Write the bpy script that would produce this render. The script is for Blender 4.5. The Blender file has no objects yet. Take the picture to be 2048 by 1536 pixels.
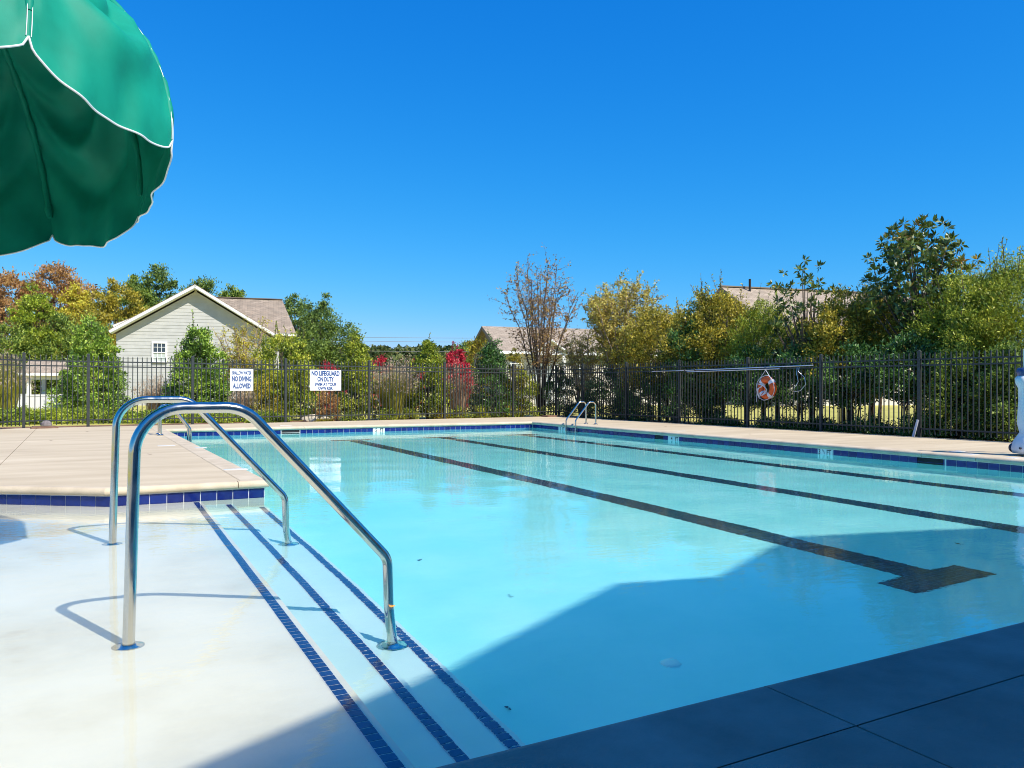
import bpy, bmesh, math, random
import numpy as np
from mathutils import Vector, Matrix

# ------------------------------------------------------------------ camera, sky, sun
sc = bpy.context.scene
COL = sc.collection
CAMZ, YAW, PITCH, ROLL, F = 1.1632, .5008, .0042, .0030, 1579.96
fw = np.array([math.sin(YAW)*math.cos(PITCH), math.cos(YAW)*math.cos(PITCH), math.sin(PITCH)])
r0 = np.array([math.cos(YAW), -math.sin(YAW), 0.]); u0 = np.cross(r0, fw)
rr = r0*math.cos(ROLL)+u0*math.sin(ROLL); uu = u0*math.cos(ROLL)-r0*math.sin(ROLL)
cd = bpy.data.cameras.new('camera'); cam = bpy.data.objects.new('camera', cd); COL.objects.link(cam)
cd.sensor_width = 36; cd.lens = F/2048*36; cd.clip_start = .05; cd.clip_end = 2000
M = Matrix(((rr[0], uu[0], -fw[0], 0), (rr[1], uu[1], -fw[1], 0), (rr[2], uu[2], -fw[2], CAMZ), (0, 0, 0, 1)))
cam.matrix_world = M
sc.camera = cam

SUN = Vector((.323, -.85, 1)).normalized()
EL = math.asin(SUN.z)
w = bpy.data.worlds.new('World'); sc.world = w; w.use_nodes = True
nt = w.node_tree
sky = nt.nodes.new('ShaderNodeTexSky'); sky.sky_type = 'NISHITA'; sky.sun_disc = False
sky.sun_elevation = EL; sky.sun_rotation = math.atan2(SUN.x, SUN.y)
sky.altitude = 200; sky.air_density = 1.0; sky.dust_density = .3; sky.ozone_density = 3.0
sep = nt.nodes.new('ShaderNodeSeparateColor'); com = nt.nodes.new('ShaderNodeCombineColor')
nt.links.new(sky.outputs[0], sep.inputs[0])
for ch, (k_, g_) in enumerate(((.0515, 2.3), (.93, .87), (3.22, .45))):      # deep saturated autumn blue: one film curve per channel, the same all over the sky
    a_ = nt.nodes.new('ShaderNodeMath'); a_.operation = 'MINIMUM'; a_.inputs[1].default_value = 7
    b_ = nt.nodes.new('ShaderNodeMath'); b_.operation = 'POWER'; b_.inputs[1].default_value = g_
    c_ = nt.nodes.new('ShaderNodeMath'); c_.operation = 'MULTIPLY'; c_.inputs[1].default_value = k_
    nt.links.new(sep.outputs[ch], a_.inputs[0]); nt.links.new(a_.outputs[0], b_.inputs[0]); nt.links.new(b_.outputs[0], c_.inputs[0]); nt.links.new(c_.outputs[0], com.inputs[ch])
bg = nt.nodes['Background']; bg.inputs[1].default_value = .10
nt.links.new(com.outputs[0], bg.inputs[0])
sl = bpy.data.lights.new('sun', 'SUN'); sl.energy = 5; sl.angle = math.radians(.55); sl.color = (1, .93, .81)
sl.cycles.is_caustics_light = True
so = bpy.data.objects.new('sun', sl); COL.objects.link(so); so.rotation_euler = SUN.to_track_quat('Z', 'Y').to_euler()
so.location = (0, 0, 30)
sc.view_settings.view_transform = 'Standard'; sc.view_settings.look = 'None'
sc.view_settings.exposure = .45; sc.view_settings.gamma = 1
sc.render.engine = 'CYCLES'
cy = sc.cycles
cy.caustics_refractive = True; cy.caustics_reflective = True
cy.use_denoising = True; cy.denoising_prefilter = 'ACCURATE'; cy.filter_width = 1.0; cy.max_bounces = 10; cy.diffuse_bounces = 4; cy.glossy_bounces = 4
cy.transmission_bounces = 6; cy.transparent_max_bounces = 8; cy.sample_clamp_indirect = 4; cy.blur_glossy = .2

rng = np.random.default_rng(7); rnd = random.Random(5)

# ------------------------------------------------------------------ helpers
def at(px, py, depth):
    """world point seen at photo pixel (px, py) at that distance along the view axis"""
    d = fw+rr*(px-1024)/F-uu*(py-768)/F
    return np.array([0, 0, CAMZ])+d*depth

def link(o, parent=None):
    COL.objects.link(o)
    if parent is not None: o.parent = parent
    return o

def props(o, label=None, cat=None, group=None, kind=None):
    if label: o['label'] = label
    if cat: o['category'] = cat
    if group: o['group'] = group
    if kind: o['kind'] = kind
    return o

def thing(name, loc=(0, 0, 0), label=None, cat=None, group=None, kind=None, rz=0):
    o = bpy.data.objects.new(name, None); o.empty_display_size = .2
    o.location = loc; o.rotation_euler = (0, 0, rz)
    return props(link(o), label, cat, group, kind)

class MB:
    def __init__(s): s.v = []; s.f = []; s.m = []
    def add(s, vs, fs, mi=0):
        n = len(s.v); s.v += [tuple(map(float, p)) for p in vs]
        for f in fs: s.f.append(tuple(n+i for i in f)); s.m.append(mi)
    def box(s, c, d, rz=0, R=None, mi=0):
        hx, hy, hz = d[0]/2, d[1]/2, d[2]/2
        vs = [(x, y, z) for z in (-hz, hz) for y in (-hy, hy) for x in (-hx, hx)]
        R = R or Matrix.Rotation(rz, 3, 'Z')
        vs = [R @ Vector(v)+Vector(c) for v in vs]
        s.add(vs, [(0, 2, 3, 1), (4, 5, 7, 6), (0, 1, 5, 4), (2, 6, 7, 3), (0, 4, 6, 2), (1, 3, 7, 5)], mi)
    def prism(s, poly, z0, z1, mi=0):
        n = len(poly)
        a = sum(poly[i][0]*poly[(i+1) % n][1]-poly[(i+1) % n][0]*poly[i][1] for i in range(n))
        if a < 0: poly = poly[::-1]
        vs = [(*p[:2], z0) for p in poly]+[(*p[:2], z1) for p in poly]
        s.add(vs, [tuple(range(n))[::-1], tuple(range(n, 2*n))]+[(i, (i+1) % n, n+(i+1) % n, n+i) for i in range(n)], mi)
    def tube(s, pts, r, n=8, caps=True, mi=0):
        P = [Vector(p) for p in pts]; k = len(P)
        rs = r if hasattr(r, '__len__') else [r]*k
        T = [((P[min(i+1, k-1)]-P[max(i-1, 0)]).normalized()) for i in range(k)]
        up = Vector((0, 0, 1)) if abs(T[0].z) < .9 else Vector((1, 0, 0))
        A = T[0].cross(up).normalized()
        vs = []
        for i in range(k):
            A = (A-T[i]*A.dot(T[i])).normalized(); B = T[i].cross(A)
            for j in range(n):
                q = 2*math.pi*j/n
                vs.append(P[i]+(A*math.cos(q)+B*math.sin(q))*rs[i])
        fs = [(i*n+j, i*n+(j+1) % n, (i+1)*n+(j+1) % n, (i+1)*n+j) for i in range(k-1) for j in range(n)]
        s.add(vs, fs, mi)
        if caps: s.add(vs[:n], [tuple(range(n))[::-1]], mi); s.add(vs[(k-1)*n:], [tuple(range(n))], mi)
    def lathe(s, prof, c=(0, 0, 0), n=24, R=None, mi=0):
        vs = []
        for (r, z) in prof:
            for j in range(n):
                a = 2*math.pi*j/n; p = Vector((r*math.cos(a), r*math.sin(a), z))
                if R is not None: p = R @ p
                vs.append(p+Vector(c))
        k = len(prof)
        fs = [(i*n+j, i*n+(j+1) % n, (i+1)*n+(j+1) % n, (i+1)*n+j) for i in range(k-1) for j in range(n)]
        s.add(vs, fs, mi)
    def build(s, name, mat, parent=None, smooth=False, bevel=0):
        me = bpy.data.meshes.new(name); me.from_pydata(s.v, [], s.f)
        mats = mat if isinstance(mat, (list, tuple)) else [mat]
        for m_ in mats: me.materials.append(m_)
        if len(mats) > 1: me.polygons.foreach_set('material_index', s.m)
        if smooth: me.polygons.foreach_set('use_smooth', [True]*len(me.polygons))
        me.update()
        o = link(bpy.data.objects.new(name, me), parent)
        if bevel:
            b = o.modifiers.new('b', 'BEVEL'); b.width = bevel; b.segments = 2; b.limit_method = 'ANGLE'
        return o

def inst(name, me, parent, loc=(0, 0, 0), rz=0):
    o = bpy.data.objects.new(name, me); o.location = loc; o.rotation_euler = (0, 0, rz)
    return link(o, parent)

def round_path(pts, rad, n=6):
    """polyline with rounded corners"""
    P = [Vector(p) for p in pts]; out = [P[0]]
    rads = rad if hasattr(rad, '__len__') else [rad]*len(P)
    for i in range(1, len(P)-1):
        a = (P[i-1]-P[i]).normalized(); b = (P[i+1]-P[i]).normalized()
        ang = a.angle(b); d = rads[i]/math.tan(ang/2)
        d = min(d, (P[i-1]-P[i]).length*.95, (P[i+1]-P[i]).length*.48)
        r_ = d*math.tan(ang/2); c = P[i]+(a+b).normalized()*(r_/math.sin(ang/2))
        s0 = P[i]+a*d-c; s1 = P[i]+b*d-c
        u0_, u1_ = s0.normalized(), s1.normalized()
        for k in range(n+1): out.append(c+u0_.slerp(u1_, k/n)*r_)
    out.append(P[-1])
    res = [out[0]]
    for p in out[1:]:
        if (p-res[-1]).length > 1e-4: res.append(p)
    return res

def receiver(o): o.cycles.is_caustics_receiver = True; return o

# ------------------------------------------------------------------ materials
def mat(name, col, rough=.6, metal=0, spec=.5):
    m = bpy.data.materials.new(name); m.use_nodes = True
    b = m.node_tree.nodes['Principled BSDF']
    b.inputs['Base Color'].default_value = (*col, 1); b.inputs['Roughness'].default_value = rough
    b.inputs['Metallic'].default_value = metal; b.inputs['Specular IOR Level'].default_value = spec
    return m

def N(m, t, **kw):
    n = m.node_tree.nodes.new(t)
    for k, v in kw.items(): setattr(n, k, v)
    return n

def ramp(m, stops, src, interp='LINEAR'):
    r = N(m, 'ShaderNodeValToRGB'); e = r.color_ramp; e.interpolation = interp
    while len(e.elements) < len(stops): e.elements.new(.5)
    for el, (p, c) in zip(e.elements, stops): el.position = p; el.color = (*c, 1)
    m.node_tree.links.new(src, r.inputs[0]); return r

def noisy(name, stops, scale=3, detail=6, rough=.7, bump=.0, bscale=60, stretch=(1, 1, 1), spec=.3, rand=0, wobble=.55):
    """colour from object-space noise with optional fine relief"""
    m = mat(name, stops[0][1], rough, 0, spec); L = m.node_tree.links.new
    b = m.node_tree.nodes['Principled BSDF']
    g = N(m, 'ShaderNodeNewGeometry'); mp = N(m, 'ShaderNodeMapping'); mp.inputs['Scale'].default_value = stretch
    L(g.outputs['Position'], mp.inputs[0])
    n = N(m, 'ShaderNodeTexNoise'); n.inputs['Scale'].default_value = scale; n.inputs['Detail'].default_value = detail
    n.inputs['Roughness'].default_value = wobble
    L(mp.outputs[0], n.inputs['Vector'])
    src = n.outputs['Fac']
    if rand:
        oi = N(m, 'ShaderNodeObjectInfo'); ma = N(m, 'ShaderNodeMath', operation='MULTIPLY_ADD')
        ma.inputs[1].default_value = rand; L(oi.outputs['Random'], ma.inputs[0]); L(n.outputs['Fac'], ma.inputs[2]); src = ma.outputs[0]
    r = ramp(m, stops, src); L(r.outputs[0], b.inputs['Base Color'])
    if bump:
        n2 = N(m, 'ShaderNodeTexNoise'); n2.inputs['Scale'].default_value = bscale; n2.inputs['Detail'].default_value = 4
        L(g.outputs['Position'], n2.inputs['Vector'])
        bp = N(m, 'ShaderNodeBump'); bp.inputs['Strength'].default_value = bump; bp.inputs['Distance'].default_value = .01
        L(n2.outputs['Fac'], bp.inputs['Height']); L(bp.outputs[0], b.inputs['Normal'])
    return m

def leafmat(name, stops, rough=.45, transl=.3, spec=.4):
    m = bpy.data.materials.new(name); m.use_nodes = True; L = m.node_tree.links.new
    b = m.node_tree.nodes['Principled BSDF']; b.inputs['Roughness'].default_value = rough; b.inputs['Specular IOR Level'].default_value = spec
    g = N(m, 'ShaderNodeNewGeometry')
    n = N(m, 'ShaderNodeTexNoise'); n.inputs['Scale'].default_value = 1.1; n.inputs['Detail'].default_value = 3
    L(g.outputs['Position'], n.inputs['Vector'])
    mx = N(m, 'ShaderNodeMath', operation='MULTIPLY_ADD'); mx.inputs[1].default_value = .55
    sb = N(m, 'ShaderNodeMath', operation='MULTIPLY_ADD'); sb.inputs[1].default_value = 1.1; sb.inputs[2].default_value = -.30
    L(n.outputs['Fac'], sb.inputs[0]); L(g.outputs['Random Per Island'], mx.inputs[0]); L(sb.outputs[0], mx.inputs[2])
    r = ramp(m, stops, mx.outputs[0]); L(r.outputs[0], b.inputs['Base Color'])
    if transl:
        t = N(m, 'ShaderNodeBsdfTranslucent'); L(r.outputs[0], t.inputs[0])
        ms = N(m, 'ShaderNodeMixShader'); ms.inputs[0].default_value = transl
        L(b.outputs[0], ms.inputs[1]); L(t.outputs[0], ms.inputs[2])
        L(ms.outputs[0], m.node_tree.nodes['Material Output'].inputs[0])
    return m

CONC = noisy('broom_finished_concrete', [(.2, (.37, .29, .19)), (.42, (.49, .40, .27)), (.58, (.54, .445, .305)), (.8, (.63, .53, .375))], scale=1.6, detail=8, rough=.85, bump=.25, bscale=90, stretch=(.35, 1.6, 1), rand=.03)
COPE = noisy('coping_concrete', [(.25, (.42, .345, .24)), (.5, (.53, .44, .315)), (.75, (.61, .52, .385))], scale=4, detail=8, rough=.8, bump=.2, bscale=70, rand=.05)
PLAST = noisy('white_pool_plaster', [(.24, (.64, .56, .40)), (.36, (.75, .70, .55)), (.5, (.81, .765, .62)), (.72, (.85, .81, .68))], scale=1.3, detail=9, rough=.8, bump=.1, bscale=40, wobble=.65)
AQUA1 = noisy('pale_step_plaster', [(.3, (.55, .76, .72)), (.7, (.63, .82, .78))], scale=2, detail=8, rough=.8)
AQUA = noisy('aqua_pool_plaster', [(.3, (.27, .80, .78)), (.5, (.33, .84, .82)), (.7, (.40, .88, .86))], scale=.9, detail=9, rough=.8, bump=.1, bscale=30, wobble=.6)
GROUT = noisy('white_grout', [(.3, (.68, .68, .66)), (.7, (.80, .80, .78))], scale=30, rough=.8)
def tilemat(name, c0, c1, rough=.12):
    m = mat(name, c0, rough, 0, .5); L = m.node_tree.links.new; b = m.node_tree.nodes['Principled BSDF']
    oi = N(m, 'ShaderNodeObjectInfo'); g = N(m, 'ShaderNodeNewGeometry')
    n = N(m, 'ShaderNodeTexNoise'); n.inputs['Scale'].default_value = 25; n.inputs['Detail'].default_value = 5
    L(g.outputs['Position'], n.inputs['Vector'])
    a = N(m, 'ShaderNodeMath', operation='MULTIPLY_ADD'); a.inputs[1].default_value = .5; L(oi.outputs['Random'], a.inputs[0])
    s_ = N(m, 'ShaderNodeMath', operation='MULTIPLY'); s_.inputs[1].default_value = .6; L(n.outputs['Fac'], s_.inputs[0]); L(s_.outputs[0], a.inputs[2])
    r = ramp(m, [(.1, c0), (.9, c1)], a.outputs[0]); L(r.outputs[0], b.inputs['Base Color'])
    return m
TILE = tilemat('cobalt_glazed_tile', (.003, .008, .085), (.010, .028, .19))
NAVY = tilemat('navy_step_tile', (.008, .022, .10), (.015, .05, .17))
STEEL = mat('polished_stainless_steel', (.62, .60, .56), .1, 1)
b_ = STEEL.node_tree.nodes['Principled BSDF']
_g = N(STEEL, 'ShaderNodeNewGeometry'); _n = N(STEEL, 'ShaderNodeTexNoise'); _n.inputs['Scale'].default_value = 14; _n.inputs['Detail'].default_value = 6
STEEL.node_tree.links.new(_g.outputs['Position'], _n.inputs['Vector'])
_r = ramp(STEEL, [(.3, (.07,)*3), (.75, (.24,)*3)], _n.outputs['Fac']); STEEL.node_tree.links.new(_r.outputs[0], b_.inputs['Roughness'])
IRON = noisy('black_powder_coated_metal', [(.3, (.028, .033, .034)), (.7, (.045, .050, .051))], scale=20, rough=.42, spec=.4)
SIGNW = noisy('white_sign_face', [(.3, (.80, .80, .80)), (.7, (.86, .86, .86))], scale=6, rough=.35)
SIGNB = mat('blue_sign_letters', (.004, .05, .20), .5)
INK = mat('black_marker_print', (.02, .03, .04), .4)
MULCH = noisy('pine_straw_mulch', [(.3, (.10, .05, .025)), (.5, (.22, .12, .07)), (.7, (.38, .24, .15))], scale=26, detail=8, rough=.95, bump=.8, bscale=60)
LAWN = noisy('autumn_lawn', [(.3, (.30, .28, .06)), (.5, (.44, .40, .09)), (.7, (.55, .47, .14))], scale=1.2, detail=10, rough=.95, bump=.8, bscale=45)
WHITE = noisy('white_painted_trim', [(.3, (.76, .76, .75)), (.7, (.83, .83, .82))], scale=3, rough=.5)
SIDING = noisy('warm_grey_siding', [(.3, (.405, .405, .395)), (.7, (.465, .465, .455))], scale=2.5, rough=.6, rand=.08)
CREAM = noisy('cream_siding', [(.3, (.62, .57, .48)), (.7, (.70, .65, .56))], scale=2.5, rough=.6, rand=.06)
TAUPE = noisy('brown_shake_siding', [(.3, (.16, .13, .10)), (.7, (.24, .20, .16))], scale=8, rough=.7, rand=.1)
GLASS = mat('window_glass', (.03, .05, .06), .06, 0, .8)
BLIND = mat('white_blind', (.45, .50, .48), .6)
DARKW = mat('dark_opening', (.012, .012, .014), .8)
def shingle(name, c0, c1, sx=.9, sz=.16):
    m = mat(name, c0, .9); L = m.node_tree.links.new; b = m.node_tree.nodes['Principled BSDF']
    tc = N(m, 'ShaderNodeTexCoord'); br = N(m, 'ShaderNodeTexBrick'); br.offset = .5
    br.inputs['Color1'].default_value = (*c0, 1); br.inputs['Color2'].default_value = (*c1, 1)
    br.inputs['Mortar'].default_value = (*[c*.6 for c in c0], 1)
    br.inputs['Scale'].default_value = 1; br.inputs['Mortar Size'].default_value = .012; br.inputs['Brick Width'].default_value = .32
    br.inputs['Row Height'].default_value = sz; br.inputs['Bias'].default_value = 0
    L(tc.outputs['UV'], br.inputs['Vector'])
    n = N(m, 'ShaderNodeTexNoise'); n.inputs['Scale'].default_value = 2.2; n.inputs['Detail'].default_value = 8; L(tc.outputs['UV'], n.inputs['Vector'])
    mx = N(m, 'ShaderNodeMix', data_type='RGBA', blend_type='MULTIPLY'); mx.inputs[0].default_value = 1
    r = ramp(m, [(.3, (.75, .75, .75)), (.7, (1.15, 1.12, 1.1))], n.outputs['Fac'])
    L(br.outputs['Color'], mx.inputs[6]); L(r.outputs[0], mx.inputs[7]); L(mx.outputs[2], b.inputs['Base Color'])
    bp = N(m, 'ShaderNodeBump'); bp.inputs['Strength'].default_value = .5; bp.inputs['Distance'].default_value = .02
    L(br.outputs['Fac'], bp.inputs['Height']); bp.invert = True; L(bp.outputs[0], b.inputs['Normal'])
    return m
SHING = shingle('tan_asphalt_shingles', (.27, .215, .16), (.37, .30, .23))
SHING2 = shingle('light_tan_asphalt_shingles', (.33, .265, .195), (.43, .35, .27))
BARK = noisy('bark', [(.3, (.07, .05, .04)), (.7, (.16, .12, .09))], scale=9, rough=.95, bump=.6, bscale=30)
PALEBARK = noisy('pale_tan_bark', [(.3, (.26, .19, .13)), (.7, (.40, .31, .22))], scale=8, rough=.9)

# water: clear surface that mirrors by Fresnel and bends what lies below
WATER = bpy.data.materials.new('pool_water'); WATER.use_nodes = True
_t = WATER.node_tree; _L = _t.links.new; _t.nodes.remove(_t.nodes['Principled BSDF'])
_rf = N(WATER, 'ShaderNodeBsdfRefraction'); _rf.inputs['IOR'].default_value = 1.333; _rf.inputs['Roughness'].default_value = 0; _rf.inputs['Color'].default_value = (.96, .99, 1, 1)
_gl = N(WATER, 'ShaderNodeBsdfGlossy'); _gl.inputs['Roughness'].default_value = 0; _gl.inputs['Color'].default_value = (1, 1, 1, 1)
_fr = N(WATER, 'ShaderNodeFresnel'); _fr.inputs['IOR'].default_value = 1.333
_mx = N(WATER, 'ShaderNodeMixShader')
_L(_fr.outputs[0], _mx.inputs[0]); _L(_rf.outputs[0], _mx.inputs[1]); _L(_gl.outputs[0], _mx.inputs[2])
_L(_mx.outputs[0], _t.nodes['Material Output'].inputs[0])
_g = N(WATER, 'ShaderNodeNewGeometry'); _mp = N(WATER, 'ShaderNodeMapping'); _mp.inputs['Rotation'].default_value = (0, 0, .5); _mp.inputs['Scale'].default_value = (1, 2.2, 1)
_L(_g.outputs['Position'], _mp.inputs[0])
_n1 = N(WATER, 'ShaderNodeTexNoise'); _n1.inputs['Scale'].default_value = 5; _n1.inputs['Detail'].default_value = 3; _L(_mp.outputs[0], _n1.inputs['Vector'])
_n2 = N(WATER, 'ShaderNodeTexNoise'); _n2.inputs['Scale'].default_value = 22; _n2.inputs['Detail'].default_value = 2; _L(_mp.outputs[0], _n2.inputs['Vector'])
_ad = N(WATER, 'ShaderNodeMath', operation='MULTIPLY_ADD'); _ad.inputs[1].default_value = .15; _L(_n2.outputs[0], _ad.inputs[0]); _L(_n1.outputs[0], _ad.inputs[2])
_bp = N(WATER, 'ShaderNodeBump'); _bp.inputs['Strength'].default_value = .08; _bp.inputs['Distance'].default_value = .02
_L(_ad.outputs[0], _bp.inputs['Height'])
for _q in (_rf, _gl, _fr): _L(_bp.outputs[0], _q.inputs['Normal'])

# ------------------------------------------------------------------ pool shell
DZ = .175                                   # deck height above the water
PO = [(-6.0, 13.07), (.231, 8.635), (1.72, 8.592), (1.72, 19.83), (11.537, 19.83), (11.537, 1.885), (-7.5, 1.885)]
WID = [.06, .06, .235, .3, .3, .335]       # coping width on each side
def lnorm(a, b):
    d = Vector((b[0]-a[0], b[1]-a[1])).normalized(); return d, Vector((-d.y, d.x))
def offp(i, uf):
    """corner i of the outline moved to the deck side; uf(seg) gives the distance for a side"""
    if i == 0: d, n = lnorm(PO[0], PO[1]); return Vector(PO[0])+n*uf(0)
    if i == len(PO)-1: d, n = lnorm(PO[-2], PO[-1]); return Vector(PO[-1])+n*uf(len(PO)-2)
    d1, n1 = lnorm(PO[i-1], PO[i]); d2, n2 = lnorm(PO[i], PO[i+1])
    a = Vector(PO[i])+n1*uf(i-1); b = Vector(PO[i])+n2*uf(i)
    t = ((b-a).x*d2.y-(b-a).y*d2.x)/(d1.x*d2.y-d1.y*d2.x)
    return a+d1*t
B = [offp(i, lambda s: WID[s]) for i in range(len(PO))]

pool = thing('swimming_pool', (0, 0, 0), kind='structure')
mb = MB()
edge = lambda x0, y: x0+.0265*(y-2.36)
Y0, Y1 = 1.885, 8.8
shelf = MB(); shelf.prism([(-7.4, Y0-.1), (edge(.93, Y0-.1), Y0-.1), (edge(.93, Y1), Y1), (-.5, 9.3), (-7.4, 14.2)], -.35, -.07)
receiver(shelf.build('shallow_shelf', PLAST, pool))
st1 = MB(); st1.prism([(edge(.88, Y0-.1), Y0-.1), (edge(1.235, Y0-.1), Y0-.1), (edge(1.235, Y1), Y1), (edge(.88, Y1), Y1)], -.65, -.35)
receiver(st1.build('pool_step', AQUA1, pool))
st2 = MB(); st2.prism([(edge(1.18, Y0-.1), Y0-.1), (edge(1.57, Y0-.1), Y0-.1), (edge(1.57, Y1), Y1), (edge(1.18, Y1), Y1)], -1.1, -.65)
receiver(st2.build('pool_step', AQUA1, pool))
fl = MB(); fl.prism([(1.3, 1.5), (11.9, 1.5), (11.9, 20.2), (1.3, 20.2)], -1.25, -1.05)
receiver(fl.build('pool_floor', AQUA, pool))
# walls: plaster below, white grout band behind the tiles above
for i in range(len(PO)-1):
    d, n = lnorm(PO[i], PO[i+1]); L_ = (Vector(PO[i+1])-Vector(PO[i])).length
    for nm, z0, z1, m_, o_ in (('pool_wall', -1.2, -.0655, AQUA if i > 1 else PLAST, 0.0), ('grout_band', -.0655, .1, GROUT, -.001)):
        q = MB()
        ext = lambda k: (offp(k, lambda s: o_), offp(k, lambda s: .2))
        a, a2 = ext(i); b, b2 = ext(i+1)
        q.prism([a, b, b2, a2], z0, z1)
        receiver(q.build(nm, m_, pool))

# blue waterline tiles, one object each
tb = MB(); tb.box((0, 0, 0), (.1515, .010, .1515))
tile_o = tb.build('tile', TILE, pool, bevel=.003); tile_me = None
dg = bpy.context.evaluated_depsgraph_get(); tile_me = bpy.data.meshes.new_from_object(tile_o.evaluated_get(dg)); tile_me.name = 'tile'
bpy.data.objects.remove(tile_o)
PITCH_T = .1575
def tiles_on(seg, start, n, skip=lambda k, c: False, tag=''):
    d, nn = lnorm(PO[seg], PO[seg+1]); rz = math.atan2(d.y, d.x)
    for k in range(n):
        c = Vector(PO[seg])+d*(start+PITCH_T*(k+.5))
        if skip(k, c): continue
        c = c-nn*.003+d*rnd.uniform(-.0006, .0006)
        o = inst('tile', tile_me, pool, (c.x, c.y, .0125+rnd.uniform(-.0006, .0006)), rz+rnd.uniform(-.004, .004)); receiver(o)
len01 = (Vector(PO[1])-Vector(PO[0])).length
tiles_on(0, len01-PITCH_T*12+.05, 12)
tiles_on(1, (.6164-.231)-PITCH_T*2, 9)
tiles_on(2, .02, 71)
far0 = 5.0  # tile phase on the far wall
sk_far = lambda k, c: 4.36 < c.x < 4.83 or 6.70 < c.x < 7.06
tiles_on(3, (4.985-1.72) % PITCH_T, 62, sk_far)
sk_right = lambda k, c: 7.36 < c.y < 7.85 or 13.9 < c.y < 14.28 or 18.03 < c.y < 18.43 or 13.42 < c.y < 13.76 or 9.40 < c.y < 9.73
tiles_on(4, (19.83-9.3971) % PITCH_T, 113, sk_right)

# skimmer mouths (dark slots with a flap) in the tile band
def skimmer(seg, c, wdt):
    d, nn = lnorm(PO[seg], PO[seg+1]); rz = math.atan2(d.y, d.x)
    s = MB(); s.box((c[0]-nn.x*.0032, c[1]-nn.y*.0032, .012), (wdt, .004, .15), rz)
    o = s.build('skimmer_mouth', DARKW, pool)
    s = MB()
    for q in (-1, 1): s.box((c[0]+d.x*q*(wdt/2+.006)-nn.x*.006, c[1]+d.y*q*(wdt/2+.006)-nn.y*.006, .012), (.012, .012, .15), rz)
    s.box((c[0]-nn.x*.006, c[1]-nn.y*.006, .02), (wdt, .006, .006), rz)
    s.build('skimmer_frame', GROUT if seg == 3 else TILE, o)
skimmer(3, (4.594, 19.83), .45); skimmer(4, (11.537, 7.604), .43); skimmer(4, (11.537, 14.09), .34)

# depth markers in the tile band
def text(name, body, size, mat_, parent, loc, rot, sx=1., ext=.0008, align='CENTER'):
    c = bpy.data.curves.new(name, 'FONT'); c.body = body; c.size = size; c.align_x = align; c.align_y = 'CENTER'; c.extrude = ext; c.offset = (.045 if size >= 1 else .028)*size
    c.resolution_u = 3
    o = bpy.data.objects.new(name, c); c.materials.append(mat_)
    COL.objects.link(o); dg_ = bpy.context.evaluated_depsgraph_get(); me = bpy.data.meshes.new_from_object(o.evaluated_get(dg_)); me.name = name
    bpy.data.objects.remove(o); bpy.data.curves.remove(c)
    for v in me.vertices: v.co.x *= sx
    o = bpy.data.objects.new(name, me); me.materials.clear(); me.materials.append(mat_)
    o.location = loc; o.rotation_euler = rot
    return link(o, parent)
MARKW = noisy('white_marker_tile', [(.3, (.70, .70, .68)), (.7, (.78, .78, .76))], scale=20, rough=.25)
def marker(seg, c, body, wdt):
    d, nn = lnorm(PO[seg], PO[seg+1]); rz = math.atan2(d.y, d.x)
    for k in (-.25, .25):
        s = MB(); s.box((0, 0, 0), (wdt/2-.004, .011, .152))
        o = s.build('marker_tile', MARKW, pool); o.location = (c[0]+d.x*k*wdt-nn.x*.004, c[1]+d.y*k*wdt-nn.y*.004, .0125); o.rotation_euler = (0, 0, rz); receiver(o)
    # letters face the water (viewed from the pool: direction of reading is -d)
    px, py = c[0]-nn.x*.0098, c[1]-nn.y*.0098
    if isinstance(body, tuple):
        for off, bd, sz, dz in body: text('lettering', bd, sz, INK, pool, (px+d.x*off, py+d.y*off, .035+dz), (math.pi/2, 0, rz), .8)
    else: text('lettering', body, .105, INK, pool, (px, py, .034), (math.pi/2, 0, rz), .82)
marker(3, (6.88, 19.83), ((-.075, '5', .115, 0), (.075, 'FT', .115, 0)), .32)
marker(4, (11.537, 18.23), ((-.075, '5', .115, 0), (.085, 'FT', .115, 0)), .34)
marker(4, (11.537, 13.59), ((-.085, '4', .115, 0), (.08, 'FT', .115, 0)), .32)
marker(4, (11.537, 9.565), ((-.12, '3', .115, 0), (-.055, '1', .05, .03), (-.035, '/', .06, .012), (-.018, '2', .05, -.008), (.08, 'FT', .115, 0)), .32)

# tile stripes on the step noses: 2 inch tiles, single ones close by, the far ones joined
sb = MB(); sb.box((0, 0, 0), (.0505, .0485, .006)); so_ = sb.build('tile', NAVY, pool, bevel=.0015)
dg = bpy.context.evaluated_depsgraph_get(); stile = bpy.data.meshes.new_from_object(so_.evaluated_get(dg)); stile.name = 'step_tile'; bpy.data.objects.remove(so_)
for x0, z in ((.876, -.07), (1.185, -.35), (1.52, -.65)):
    st = MB(); a0 = edge(x0, 1.9); a1 = edge(x0, 8.58)
    st.add([(a0-.029, 1.9, z+.002), (a0+.029, 1.9, z+.002), (a1+.029, 8.58, z+.002), (a1-.029, 8.58, z+.002)], [(0, 1, 2, 3)])
    nose = receiver(st.build('nosing_grout', GROUT, pool))
    far = MB(); y = 1.93; k = 0
    while y < 8.56:
        if y < 5.0:
            receiver(inst('tile', stile, nose, (edge(x0, y), y, z+.004+rnd.uniform(-.0004, .0004)), -.0265+rnd.uniform(-.01, .01)))
        else: far.box((edge(x0, y), y, z+.004), (.0505, .0485, .006), -.0265)
        y += .0545
    f_ = receiver(far.build('tile_strip', NAVY, nose)); f_['kind'] = 'stuff'

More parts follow.
